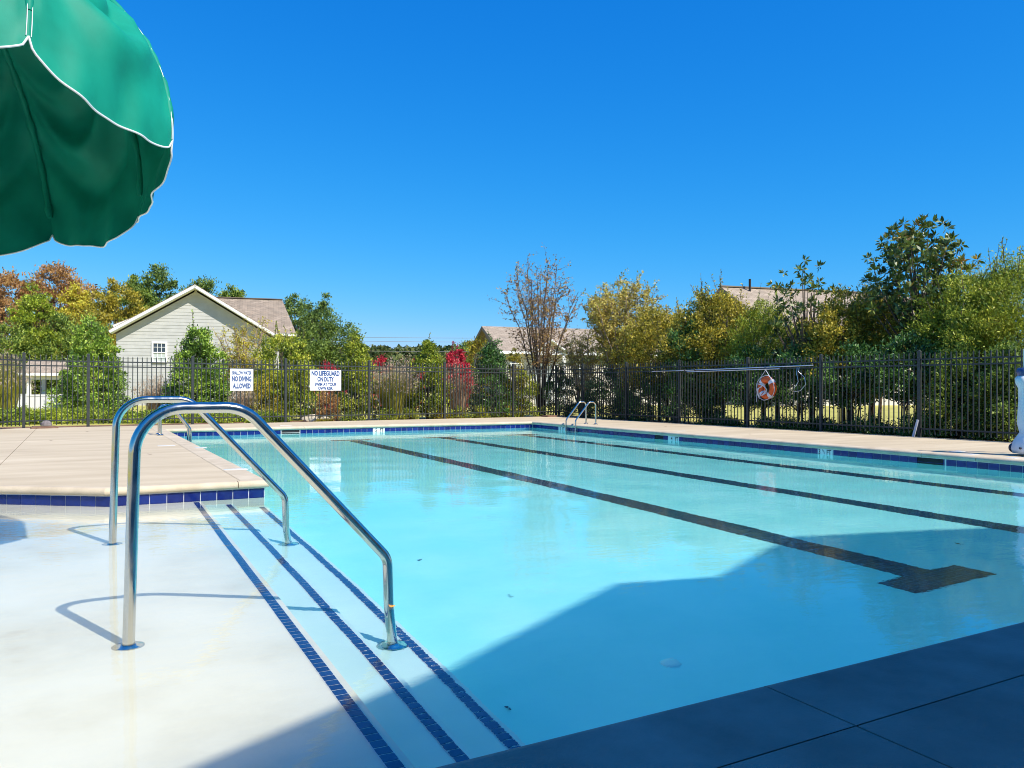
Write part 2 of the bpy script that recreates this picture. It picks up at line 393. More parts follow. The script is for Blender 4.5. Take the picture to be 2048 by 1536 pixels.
# lane lines of small dark tiles on the floor
LANE = mat('dark_lane_mosaic', (.006, .03, .06), .35); _L = LANE.node_tree.links.new
_tc = N(LANE, 'ShaderNodeNewGeometry'); _br = N(LANE, 'ShaderNodeTexBrick'); _br.offset = 0
_br.inputs['Color1'].default_value = (.002, .016, .050, 1); _br.inputs['Color2'].default_value = (.004, .028, .075, 1); _br.inputs['Mortar'].default_value = (.03, .13, .20, 1)
_br.inputs['Scale'].default_value = 1; _br.inputs['Brick Width'].default_value = .054; _br.inputs['Row Height'].default_value = .054; _br.inputs['Mortar Size'].default_value = .0035
_L(_tc.outputs['Position'], _br.inputs['Vector']); _L(_br.outputs['Color'], LANE.node_tree.nodes['Principled BSDF'].inputs['Base Color'])
for X in (5.57, 7.835, 10.09):
    l = MB(); a, b, h = .1625, .475, .32
    pts = [(X-b, 3.46), (X+b, 3.46), (X+b, 3.46+h), (X+a, 3.46+h), (X+a, 17.76), (X+b, 17.76), (X+b, 17.76+h), (X-b, 17.76+h), (X-b, 17.76), (X-a, 17.76), (X-a, 3.46+h), (X-b, 3.46+h)]
    l.prism(pts, -1.06, -1.045); receiver(l.build('lane_line', LANE, pool))
# floor drain, return fittings
dr = MB(); dr.lathe([(0.0, .012), (.035, .012), (.055, .006), (.06, 0)], (2.878, 3.412, -1.05), 24); receiver(dr.build('drain_cover', AQUA1, pool, True))

# gently rippled sheet of water, running a hand's breadth into the walls
wp = np.array([tuple(offp(i, lambda s: .07)) for i in range(len(PO))])
def inside(x, y):
    c = np.zeros(x.shape, bool); n = len(wp)
    for i in range(n):
        (x1, y1), (x2, y2) = wp[i], wp[(i+1) % n]
        m = ((y1 > y) != (y2 > y)); c ^= m & (x < (x2-x1)*(y-y1)/((y2-y1) or 1e-9)+x1)
    return c
ws = .075; gx = np.arange(-5.4, 11.75, ws); gy = np.arange(1.75, 20.05, ws)
XX, YY = np.meshgrid(gx, gy, indexing='ij'); ZZ = np.zeros_like(XX); wr = np.random.default_rng(3)
for k in range(26):
    lam = wr.uniform(.32, 1.3); th = wr.normal(1.1, .9); kk = 2*np.pi/lam
    ZZ += .00024*lam**.9*np.sin(kk*(XX*np.cos(th)+YY*np.sin(th))+wr.uniform(0, 6.28))
ok = inside(XX[:-1, :-1]+ws/2, YY[:-1, :-1]+ws/2)
idx = np.arange(XX.size).reshape(XX.shape); f_ = np.stack([idx[:-1, :-1], idx[1:, :-1], idx[1:, 1:], idx[:-1, 1:]], -1)[ok]
used = np.unique(f_); mp_ = np.full(XX.size, -1); mp_[used] = np.arange(len(used))
me = bpy.data.meshes.new('water'); me.from_pydata(np.stack([XX.ravel(), YY.ravel(), ZZ.ravel()], 1)[used].tolist(), [], mp_[f_].tolist()); me.materials.append(WATER)
me.polygons.foreach_set('use_smooth', [True]*len(me.polygons)); water = link(bpy.data.objects.new('water', me))
water['kind'] = 'structure'; water.cycles.is_caustics_caster = True

# ------------------------------------------------------------------ deck
deck = thing('pool_deck', (0, 0, 0), kind='structure')
prof = [(1., .175), (.0, .175), (-.018, .172), (-.034, .163), (-.044, .148), (-.047, .134), (-.044, .118), (-.036, .106), (-.022, .0995), (.02, .0985), (1., .0985)]
SHADEC_ = noisy('shade_darkened_coping', [(.25, (.20, .18, .15)), (.5, (.28, .255, .215)), (.75, (.35, .32, .275))], scale=3, detail=9, rough=.8, bump=.3, bscale=80, rand=.05)  # near coping: shade put into the colour, a darker grey than the rest
def coping(seg, cuts):
    d, nn = lnorm(PO[seg], PO[seg+1]); L_ = (Vector(PO[seg+1])-Vector(PO[seg])).length
    ts = [0]+cuts+[L_]
    def ring(t, end):
        out = []
        for u, z in prof:
            uf = lambda s: u*WID[s] if u > 0 else u
            if end == 's': p = offp(seg, uf)
            elif end == 'e': p = offp(seg+1, uf)
            else: p = Vector(PO[seg])+d*t+nn*uf(seg)
            out.append((p.x, p.y, z))
        return out
    for k in range(len(ts)-1):
        a = ring(ts[k]+(.004 if k else 0), 's' if k == 0 else ''); b = ring(ts[k+1]-.004, 'e' if k == len(ts)-2 else '')
        q = MB(); n = len(prof); q.add(a+b, [(i, i+1, n+i+1, n+i) for i in range(1, n-2)]); q.add([a[0], a[1], b[1], b[0]], [(0, 1, 2, 3)]); q.add([a[-2], a[-1], b[-1], b[-2]], [(0, 1, 2, 3)]); q.add(a, [tuple(range(n))]); q.add(b, [tuple(range(n))[::-1]])
        o = q.build('coping_slab', COPE if seg < 5 else SHADEC_, deck, False)
        for p_ in o.data.polygons: p_.use_smooth = p_.index < n-3
coping(0, [4.0]); coping(1, [1.22]); coping(2, [3.6, 7.3]); coping(3, [.7, 3.2, 6.3]); coping(4, [3.3, 6.9, 9.05, 12.1, 12.95, 15.2]); coping(5, [2.9, 5.95, 9.537, 13.2])
fenceY = lambda x: 21.83+(x+1.15)*.0939
fenceX = lambda y: 14.52+(23.3-y)*.0565
y01 = lambda x: B[0].y+(x-B[0].x)*(B[1].y-B[0].y)/(B[1].x-B[0].x)
eY = lambda x: fenceY(x)-.2
g = .004
def slab(poly, mt=CONC):
    q = MB(); q.prism([tuple(p) for p in poly], .02, DZ-.0005); return q.build('deck_slab', mt, deck)
slab([(-.87+g, y01(-.87+g)), B[1], (B[2].x-g, B[2].y), (B[3].x-g, B[3].y), (B[3].x-g, eY(1.5)), (-.87+g, eY(-.87))])
slab([B[0], (-.87-g, y01(-.87-g)), (-.87-g, eY(-.87)), (-1.3, eY(-1.3)), (-3.6, 19.2), (-9, 14)])
slab([(B[3].x+g, B[3].y+g), (B[4].x-g, B[4].y+g), (B[4].x-g, eY(11.8)), (B[3].x+g, eY(1.5))])
slab([(B[4].x+g, eY(11.8)), (B[4].x+g, 14.2+g), (fenceX(14.2)-.22, 14.2+g), (fenceX(23)-.3, eY(14.2))])
slab([(B[4].x+g, 14.2-g), (B[5].x+g, B[5].y-g), (fenceX(1.5)-.22, B[5].y-g), (fenceX(14.2)-.22, 14.2-g)])
SHADEC = noisy('shade_darkened_concrete', [(.25, (.20, .18, .15)), (.5, (.28, .255, .215)), (.75, (.35, .32, .275))], scale=2.2, detail=9, rough=.85, bump=.35, bscale=80, rand=.05)  # near slabs coloured darker to deepen the building's shade on them
slab([(2.0+g, B[5].y-g), (2.0+g, -14), (15.4, -14), (15.4, B[5].y-g)], SHADEC)
slab([(2.0-g, B[5].y-g), (2.0-g, -14), (-9, -14), (-9, B[5].y-g)], SHADEC)
base = MB()
# dark sand bed under the joints
for pl in ([(-9, 14), (-3.6, 19.2), (1.55, 22), (1.55, 8.9), (.3, 8.9), (-6.1, 13.4)], [(1.5, 20.05), (14.5, 20.05), (14.2, 22.8), (1.5, 22.1)], [(11.8, 20.1), (14.2, 20.1), (15, 1.5), (11.8, 1.5)], [(-9, 1.6), (15.3, 1.6), (15.3, -14), (-9, -14)]):
    base.prism(pl, -.1, .1)
base.build('deck_bed', mat('dark_joint_sand', (.10, .08, .06), .95), deck)
# white marker tiles let into the deck
for c, sx, sy, rz in (((1.64, 9.86), .26, .13, 0), ((1.72, 13.6), .17, .17, 0), ((1.27, 14.3), .27, .12, 0), ((12.15, 7.55), .32, .16, .2), ((11.80, 7.13), .2, .14, 0), ((11.75, 6.48), .2, .14, 0), ((11.9, 6.2), .32, .16, 0), ((12.05, 14.0), .3, .15, 0), ((4.62, 20.5), .3, .12, 0)):
    q = MB(); q.box((*c, DZ-.002), (sx, sy, .008), rz); q.build('deck_marker', MARKW, deck, bevel=.002)

# ground: one big sheet with the deck cut out of it, and mulch beds along the fence
gr = MB(); X0, X1, YA, YB = -9.0, 14.0, -14.0, 21.0
R_ = 900
outer = [(-R_, -R_), (R_, -R_), (R_, R_), (-R_, R_)]; inner = [(X0, YA), (X1, YA), (X1, YB), (X0, YB)]
gr.add([(*p, -.3) for p in outer]+[(*p, .09) for p in [(-30, -30), (45, -30), (60, 60), (-40, 60)]]+[(*p, .09) for p in inner], [(0, 1, 5, 4), (1, 2, 6, 5), (2, 3, 7, 6), (3, 0, 4, 7), (4, 5, 9, 8), (5, 6, 10, 9), (6, 7, 11, 10), (7, 4, 8, 11)])
gr.build('ground', LAWN)['kind'] = 'structure'
mu = MB()
mu.prism([(-4.5, 18.3), (-1.35, 21.5), (14.15, 22.95), (15.35, 1.5), (17.2, 1.5), (16.3, 25.6), (-1.7, 24.0), (-7, 20.5)], .02, .105)
mu.build('mulch_bed', MULCH)['kind'] = 'structure'

# ------------------------------------------------------------------ clubhouse behind the camera: its gables throw the big shadow
club = thing('clubhouse', (6.5, -8, DZ), 'grey clubhouse with two roof gables beside the pool', 'building')
def gable_block(x_pk, z_pk, xl, xr, y0, y1, sl, nm):
    q = MB(); zl = z_pk-(x_pk-xl)*sl; zr = z_pk-(xr-x_pk)*sl
    zl, zr = max(zl, 2.3), max(zr, 2.3)
    poly = [(xl+.4, 0.176), (xr-.4, 0.176), (xr-.4, zr+.05), (x_pk, z_pk-.25), (xl+.4, zl+.05)]
    n = 5; q.add([(x, y0+.35, z) for x, z in poly]+[(x, y1, z) for x, z in poly], [tuple(range(n)), tuple(range(2*n-1, n-1, -1))]+[(i, n+i, n+(i+1) % n, (i+1) % n) for i in range(n)])
    w_ = q.build('wall', SIDING, None); w_.parent = club; w_.location = (-6.5, 8, -DZ)
    for (xa, za, xb, zb) in ((xl, zl, x_pk, z_pk), (x_pk, z_pk, xr, zr)):
        q = MB(); t = .16
        q.add([(xa, y0, za-t), (xb, y0, zb-t), (xb, y1, zb-t), (xa, y1, za-t), (xa, y0, za), (xb, y0, zb), (xb, y1, zb), (xa, y1, za)], [(0, 3, 2, 1), (4, 5, 6, 7), (0, 1, 5, 4), (1, 2, 6, 5), (2, 3, 7, 6), (3, 0, 4, 7)])
        o = q.build('roof', SHING, None); o.parent = club; o.location = (-6.5, 8, -DZ)
gable_block(5.89, 7.07, -2.6, 8.0, -2.0, -12, .47, 'a')
q = MB(); q.box((7.9, -.62, 2.86), (10.2, 2.6, .16)); o = q.build('added_shade_roof', SHING, None); o.parent = club; o.location = (-6.5, 8, -DZ)  # unseen roof added to cut sky light and darken the near deck
for x in (3.0, 6.2, 9.4, 12.6):
    q = MB(); q.box((x, .45, 1.48), (.22, .22, 2.6)); o = q.build('roof_post', mat('added_post_white', (.75, .75, .73), .5) if x == 3.0 else bpy.data.materials['added_post_white'], None); o.parent = club; o.location = (-6.5, 8, -DZ)  # posts added to carry the unseen shading roof
gable_block(8.35, 7.62, 6.2, 14.6, -2.03, -12, .50, 'b')

# ------------------------------------------------------------------ hand rails and ladders
def escutcheon(parent, c, r=.07):
    q = MB(); q.lathe([(.028, .03), (.034, .03), (.045, .018), (.064, .01), (r, .003), (r, 0)], c, 32)
    return q.build('escutcheon', STEEL, parent, True)
def handrail(Y, label, xb, xe):
    t = thing('handrail', (xb, Y, -.07), label, 'handrail', 'stainless steel handrails over the pool steps')
    pts = round_path([(0, 0, 0), (.026, 0, 1.132), (xe-xb-.765, 0, 1.132), (xe-xb-.03, 0, .325), (xe-xb, 0, -.58)], [0, .21, .2, .12, 0], 10)
    q = MB(); q.tube(pts, .0265, 24); q.build('rail_tube', STEEL, t, True)
    escutcheon(t, (0, 0, .001)); escutcheon(t, (xe-xb, 0, -.579), .085)
    return t
handrail(4.0, 'polished steel pool handrail nearer the viewer, with an orange leaf at its lower post', .2, 1.468)
handrail(6.6, 'polished steel pool handrail farther back, partly behind the nearer handrail', .219, 1.517)

def ladder(name, label, loc, sgn, gap, span, top):
    t = thing(name, loc, label, 'pool ladder')
    for k in (0, 1):
        y = -gap*k
        pts = round_path([(0, y, 0), (0, y, top), (sgn*.21, y, top), (sgn*(span-.02), y, .12), (sgn*span, y, -.95)], [0, .13, .12, .12, 0], 8)
        q = MB(); q.tube(pts, .0215, 16); q.build('grab_rail', STEEL, t, True)
        escutcheon(t, (0, y, .001), .055)
    for z in (-.27, -.55, -.83):
        q = MB(); q.box((sgn*(span-.01), -gap/2, z), (.09, gap, .025)); q.build('tread', MARKW, t, bevel=.006)
    return t
ladder('pool_ladder', 'steel pool ladder at the far right corner of the pool', (12.12, 17.93, DZ), -1, .46, .66, .60)
ladder('pool_ladder', 'steel pool ladder on the left pool edge, seen behind the two handrails', (1.43, 17.72, DZ), 1, .40, .58, .60)

# ------------------------------------------------------------------ fences
pk = MB(); pk.box((0, 0, .83), (.019, .019, 1.66)); pk.add([(-.0095, -.0095, 1.66), (.0095, -.0095, 1.66), (.0095, .0095, 1.66), (-.0095, .0095, 1.66), (0, 0, 1.69)], [(0, 1, 4), (1, 2, 4), (2, 3, 4), (3, 0, 4)])
po_ = pk.build('picket', IRON); PKM = po_.data; bpy.data.objects.remove(po_)
pm = MB(); pm.box((0, 0, .91), (.064, .064, 1.82)); pm.box((0, 0, 1.825), (.074, .074, .02)); pm.add([(-.034, -.034, 1.835), (.034, -.034, 1.835), (.034, .034, 1.835), (-.034, .034, 1.835), (0, 0, 1.865)], [(0, 1, 4), (1, 2, 4), (2, 3, 4), (3, 0, 4)])
po_ = pm.build('post', IRON); POM = po_.data; bpy.data.objects.remove(po_)
def fence(label, posts, last_post=True, first_post=True):
    t = thing('metal_fence', (*posts[0], .1), label, 'fence')
    ox, oy = posts[0]
    for i, (x, y) in enumerate(posts):
        if (i or first_post) and (i < len(posts)-1 or last_post):
            d = Vector(posts[min(i+1, len(posts)-1)])-Vector(posts[max(i-1, 0)])
            inst('post', POM, t, (x-ox, y-oy, 0), math.atan2(d.y, d.x))
    for i in range(len(posts)-1):
        a, b = Vector(posts[i]), Vector(posts[i+1]); d = b-a; L_ = d.length; d.normalize(); rz = math.atan2(d.y, d.x)
        for z in (.235, 1.545, 1.665):
            q = MB(); q.box((L_/2, 0, 0), (L_-.064, .032, .030)); o = q.build('rail', IRON, t); o.location = (a.x-ox, a.y-oy, z); o.rotation_euler = (0, 0, rz)
        n = max(1, round(L_/.1107)); s_ = L_/n
        for k in range(1, n):
            p = a+d*(s_*k); inst('picket', PKM, t, (p.x-ox, p.y-oy, .125), rz+rnd.uniform(-.02, .02))
    return t
farx = [-1.15, .186, 2.60, 5.05, 7.55, 10.1, 12.7, 14.5]
fence('black metal picket fence along the far end of the pool, carrying two white signs', [(x, fenceY(x)) for x in farx])
fence('black metal picket fence down the right side of the pool, carrying the life ring', [(fenceX(y), y) for y in (23.3, 21.8, 19.6, 17.3, 14.83, 12.66, 10.3, 7.9, 5.5)], first_post=False)
fence('black metal picket fence angling away at the far left behind the low hedge', [(-1.15, fenceY(-1.15)), (-2.85, 20.15), (-4.55, 18.5)], first_post=False)

# signs
def sign(label, lo, hi, lines, border=True):
    x0, z0 = lo; x1, z1 = hi
    W_, H_ = x1-x0, z1-z0; c = ((x0+x1)/2, fenceY((x0+x1)/2)-.06, (z0+z1)/2)
    rz = math.atan(.0939)
    t = thing('pool_sign', c, label, 'sign', rz=rz)
    q = MB(); q.box((0, 0, 0), (W_, .006, H_)); q.build('panel', SIGNW, t, bevel=.002)
    if border:
        q = MB()
        for s in (-1, 1):
            q.box((0, -.0035, s*(H_/2-.018)), (W_-.03, .002, .005)); q.box((s*(W_/2-.018), -.0035, 0), (.005, .002, H_-.03))
        q.build('border_line', SIGNB, t)
    for body, zf, cap, wf in lines:
        o = text('lettering', body, 1., SIGNB, t, (0, -.0042, zf*H_), (math.pi/2, 0, 0), 1., .004)
        xs = [v.co.x for v in o.data.vertices]; ys = [v.co.y for v in o.data.vertices]
        kx, ky = wf*W_/(max(xs)-min(xs)), cap*H_/(max(ys)-min(ys)); mx_, my_ = (max(xs)+min(xs))/2, (max(ys)+min(ys))/2
        for v in o.data.vertices: v.co.x = (v.co.x-mx_)*kx; v.co.y = (v.co.y-my_)*ky; v.co.z *= .3
    return t
zz = lambda py, d=21.9: CAMZ+(775.6-py)*d/F
sign('white sign reading SHALLOW WATER NO DIVING ALLOWED in blue', (3.54, 1.045), (4.15, 1.64), [('SHALLOW WATER', .315, .165, .83), ('NO DIVING', .045, .245, .84), ('ALLOWED', -.275, .245, .78)])
sign('white sign reading NO LIFEGUARD ON DUTY SWIM AT YOUR OWN RISK in blue', (5.73, 1.055), (6.66, 1.645), [('NO LIFEGUARD', .335, .245, .90), ('ON DUTY', .05, .245, .53), ('SWIM AT YOUR', -.20, .17, .70), ('OWN RISK', -.39, .16, .48)], False)

# life ring on its rope
cx = 14.93; ring = thing('life_ring', (cx, 14.12, 1.17), 'orange life ring with white bands hanging on the right fence', 'life ring', rz=-.06)
ORG = noisy('orange_ring_shell', [(.3, (.62, .09, .015)), (.7, (.75, .14, .03))], scale=9, rough=.45)
ROPE = noisy('white_rope', [(.3, (.62, .60, .62)), (.7, (.8, .78, .8))], scale=60, rough=.9)
R0, r1 = .205, .085
def ringpt(a, b, rr_=r1, R=R0): return (-(rr_*math.sin(b)), (R+rr_*math.cos(b))*math.cos(a), (R+rr_*math.cos(b))*math.sin(a))
q = MB(); nA, nB = 40, 14
q.add([ringpt(2*math.pi*i/nA, 2*math.pi*j/nB) for i in range(nA) for j in range(nB)], [(i*nB+j, ((i+1) % nA)*nB+j, ((i+1) % nA)*nB+(j+1) % nB, i*nB+(j+1) % nB) for i in range(nA) for j in range(nB)])
q.build('ring_body', ORG, ring, True)
for a0 in (.6, 2.3, 3.9, 5.3):
    q = MB(); k = 5
    q.add([ringpt(a0+.09*i, 2*math.pi*j/nB, r1+.004) for i in range(k) for j in range(nB)], [(i*nB+j, (i+1)*nB+j, (i+1)*nB+(j+1) % nB, i*nB+(j+1) % nB) for i in range(k-1) for j in range(nB)])
    q.build('band', ROPE, ring, True)
q = MB()
q.tube([(-.06, (R0+r1+.012+.012*math.sin(4*a))*math.cos(a), (R0+r1+.012+.012*math.sin(4*a))*math.sin(a)) for a in np.linspace(0, 2*math.pi, 49)], .008, 6)
q.tube([(-.06, .2, .22), (-.03, .02, .44), (-.06, -.19, .22)], .009, 6)
for k in range(5): q.tube([(-.09, .02+.02*k, .10-.02*k), (-.11, .18+.012*k, -.02), (-.10, .24-.02*k, -.16-.03*k), (-.09, .16, -.26+.02*k)], .007, 5)
for k in range(4): q.tube([(-.09, .22+.01*k, .10), (-.10, -.02+.03*k, .06), (-.10, -.1, -.12+.03*k), (-.09, .1, -.2)], .007, 5)
q.tube([(-.09, .25, .1), (-.08, .30, -.1), (-.09, .27, -.36)], .007, 5)
q.build('rope', ROPE, ring, True)
# rescue poles
ALU = mat('brushed_aluminium', (.78, .79, .82), .28, 1)
def fpt(y, off, z): return (fenceX(y)-off, y, z)
p1 = thing('rescue_pole', fpt(12.8, .08, 1.68), 'long silver rescue pole with a body hook, tied along the top of the right fence', 'rescue pole')
def rel(t, pts): return [tuple(np.array(p)-np.array(t.location)) for p in pts]
q = MB(); q.tube(rel(p1, [fpt(12.8, .08, 1.70), fpt(15.5, .08, 1.665), fpt(17.35, .08, 1.645)]), .0135, 10); q.build('outer_tube', ALU, p1, True)
q = MB(); q.tube(rel(p1, [fpt(17.35, .08, 1.645), fpt(18.35, .08, 1.64)]), .010, 10); q.build('inner_tube', ALU, p1, True)
q = MB(); q.tube(rel(p1, [fpt(13.2, .08, 1.665), fpt(13.2, .1, 1.55), fpt(13.02, .12, 1.42), fpt(12.98, .12, 1.25), fpt(13.14, .12, 1.10), fpt(13.3, .12, 1.08)]), .007, 6); q.tube(rel(p1, [fpt(13.26, .08, 1.66), fpt(13.24, .12, 1.5), fpt(13.18, .13, 1.32), fpt(13.30, .13, 1.16)]), .006, 6); q.build('body_hook', ALU, p1, True)
p2 = thing('rescue_pole', fpt(13.6, .1, 1.62), 'shorter silver pole strapped just under the long rescue pole', 'rescue pole')
q = MB(); q.tube(rel(p2, [fpt(13.75, .1, 1.635), fpt(16.9, .1, 1.605)]), .012, 10); q.build('tube', ALU, p2, True)
q = MB()
for y in (14.2, 16.6, 17.0): q.box(rel(p2, [fpt(y, .06, 1.64)])[0], (.09, .03, .075))
q.build('clip', IRON, p2)
sk = thing('broken_pole_stub', fpt(10.27, .14, .1), 'short pale tube stub leaning against a right fence post', 'pole')
q = MB(); q.tube([(0, .09, .0), (.05, 0, .42)], .028, 10); q.build('tube', mat('pale_pvc', (.62, .62, .66), .5), sk, True)

# ------------------------------------------------------------------ pool lift at the right border
LIFTW = noisy('white_lift_shell', [(.3, (.66, .68, .70)), (.7, (.74, .76, .78))], scale=5, rough=.4)
lift = thing('pool_lift', (12.135, 6.66, DZ), 'white wheeled pool lift standing on the right deck at the picture border', 'pool lift', rz=math.radians(-32))
def loft(parent, name, secs, mt, n=20, p=3.2):
    q = MB(); vs = []
    for (cx_, cy_, z, ax, ay) in secs:
        for j in range(n):
            a = 2*math.pi*j/n; c_, s_ = math.cos(a), math.sin(a)
            vs.append((cx_+ax*math.copysign(abs(c_)**(2/p), c_), cy_+ay*math.copysign(abs(s_)**(2/p), s_), z))
    k = len(secs); q.add(vs, [(i*n+j, i*n+(j+1) % n, (i+1)*n+(j+1) % n, (i+1)*n+j) for i in range(k-1) for j in range(n)]+[tuple(range(n))[::-1], tuple(range((k-1)*n, k*n))])
    return q.build(name, mt, parent, True)
loft(lift, 'chassis', [(.40, 0, .035, .40, .25), (.40, 0, .10, .42, .26), (.38, 0, .20, .38, .24), (.34, 0, .26, .31, .20), (.28, 0, .34, .20, .15), (0.175, 0, .48, .135, .12), (0.160, 0, .80, .105, .10), (0.155, 0, 1.0, .105, .095), (0.150, 0, 1.07, .135, .11), (0.145, 0, 1.14, .14, .11), (0.145, 0, 1.19, .10, .09)], LIFTW)
RUB = mat('dark_blue_grey_rubber', (.03, .035, .06), .55)
for s in (-1, 1):
    q = MB(); q.lathe([(0, -.03), (.06, -.03), (.072, -.02), (.072, .02), (.06, .03), (0, .03)], (.12, s*.27, .10), 24, Matrix.Rotation(math.pi/2, 3, 'X')); w_ = q.build('wheel', RUB, lift, True)
    q = MB(); q.lathe([(0, -.036), (.03, -.036), (.022, .036), (0, .036)], (.12, s*.27, .10), 12, Matrix.Rotation(math.pi/2, 3, 'X')); q.build('hub', LIFTW, w_)
q = MB(); q.lathe([(0, -.012), (.015, -.012), (.02, 0), (.015, .012), (0, .012)], (-.01, -.12, .12), 12, Matrix.Rotation(math.pi/2, 3, 'Y')); q.build('end_cap', RUB, lift, True)
loft(lift, 'motor_housing', [(.145, 0, 1.185, .11, .10), (.145, 0, 1.25, .12, .105), (.145, 0, 1.30, .10, .095)], mat('blue_motor_plastic', (.03, .06, .18), .4))
q = MB(); q.tube([(.15, 0, 1.29), (.15, 0, 1.58)], .045, 14); q.tube([(.15, 0, 1.50), (.75, -.1, 1.72), (1.1, -.15, 1.6)], .04, 12); q.build('lift_arm', LIFTW, lift, True)
q = MB(); q.box((1.1, -.15, .62), (.45, .45, .06)); q.box((1.32, -.15, .90), (.06, .45, .5)); q.tube([(1.1, -.15, 1.6), (1.12, -.15, .62)], .025, 10); q.build('seat', LIFTW, lift, bevel=.02)

# ------------------------------------------------------------------ green dome umbrella
UV_ = [-0.697, 5.39, 2.483, -0.004, 0.287, 1.201, -1.161, 1.703]
uc = np.array(UV_[:3]); un = np.array([UV_[3], UV_[4], 1.]); un /= np.linalg.norm(un)
ua = np.cross([0, 1, 0], un); ua /= np.linalg.norm(ua); ub = np.cross(un, ua)
TH = UV_[7]; RHO = UV_[5]/math.sin(TH)
tips = {0: (57, 72), 1: (345, 281), 2: (277, 433), 3: (105, 470)}
delta = {}
for i in range(8):
    e = math.cos(UV_[6]+i*math.pi/4)*ua+math.sin(UV_[6]+i*math.pi/4)*ub
    t_ = uc+RHO*(math.sin(TH)*e)
    if i in tips:
        dp = float((t_-np.array([0, 0, CAMZ])) @ fw); delta[i] = at(*tips[i], dp)-t_
    else: delta[i] = np.zeros(3)
def domept(phi, s):
    """phi in rib units, s: 0 apex .. 1 rim (beyond 1 = valance)"""
    k = int(math.floor(phi)) % 8; t = phi-math.floor(phi)
    def P(i, s_):
        a = UV_[6]+i*math.pi/4; e = math.cos(a)*ua+math.sin(a)*ub; q_ = s_*TH
        return uc+RHO*(math.sin(q_)*e+(math.cos(q_)-math.cos(TH))*un)+delta[i % 8]*min(s_, 1.15)**3
    base_ = P(k, s)*(1-t)+P(k+1, s)*t
    # cloth spans straight between ribs high up, bellies out lower down
    rad = base_-uc; rad = rad-un*(rad @ un); ln = np.linalg.norm(rad)+1e-9
    belly = math.sin(math.pi*t)
    return base_+rad/ln*(.035*belly*s*s)
FAB = mat('green_umbrella_canvas', (.003, .27, .18), .6, 0, .25); _L = FAB.node_tree.links.new
_b = FAB.node_tree.nodes['Principled BSDF']; _tr = N(FAB, 'ShaderNodeBsdfTranslucent'); _tr.inputs[0].default_value = (.003, .10, .07, 1)
_ms = N(FAB, 'ShaderNodeMixShader'); _ms.inputs[0].default_value = .03; _L(_b.outputs[0], _ms.inputs[1]); _L(_tr.outputs[0], _ms.inputs[2]); _L(_ms.outputs[0], FAB.node_tree.nodes['Material Output'].inputs[0])
_g = N(FAB, 'ShaderNodeNewGeometry'); _n = N(FAB, 'ShaderNodeTexNoise'); _n.inputs['Scale'].default_value = 4; _n.inputs['Detail'].default_value = 6; _L(_g.outputs['Position'], _n.inputs['Vector'])
_r = ramp(FAB, [(.3, (.002, .215, .14)), (.7, (.004, .29, .195))], _n.outputs['Fac']); _L(_r.outputs[0], _b.inputs['Base Color'])
_n2 = N(FAB, 'ShaderNodeTexNoise'); _n2.inputs['Scale'].default_value = 240; _L(_g.outputs['Position'], _n2.inputs['Vector'])
_bp = N(FAB, 'ShaderNodeBump'); _bp.inputs['Strength'].default_value = .08; _bp.inputs['Distance'].default_value = .002; _L(_n2.outputs['Fac'], _bp.inputs['Height']); _L(_bp.outputs[0], _b.inputs['Normal'])
PIPE = mat('white_piping', (.78, .80, .80), .6)
umb = thing('umbrella', tuple(uc-un*(uc[2]+.07)/un[2]), 'green domed umbrella with white piping at the top left', 'umbrella')
uo = np.array(umb.location)
NT, NS = 44, 60
def scallop(t): return .155*(max(0, math.sin(math.pi*t)))**.42*(1+.10*math.sin(2*math.pi*t))
def edgept(k, t, out=0):
    s1 = 1+scallop(t)/(RHO*TH)
    p = domept(k+t, s1)
    return p
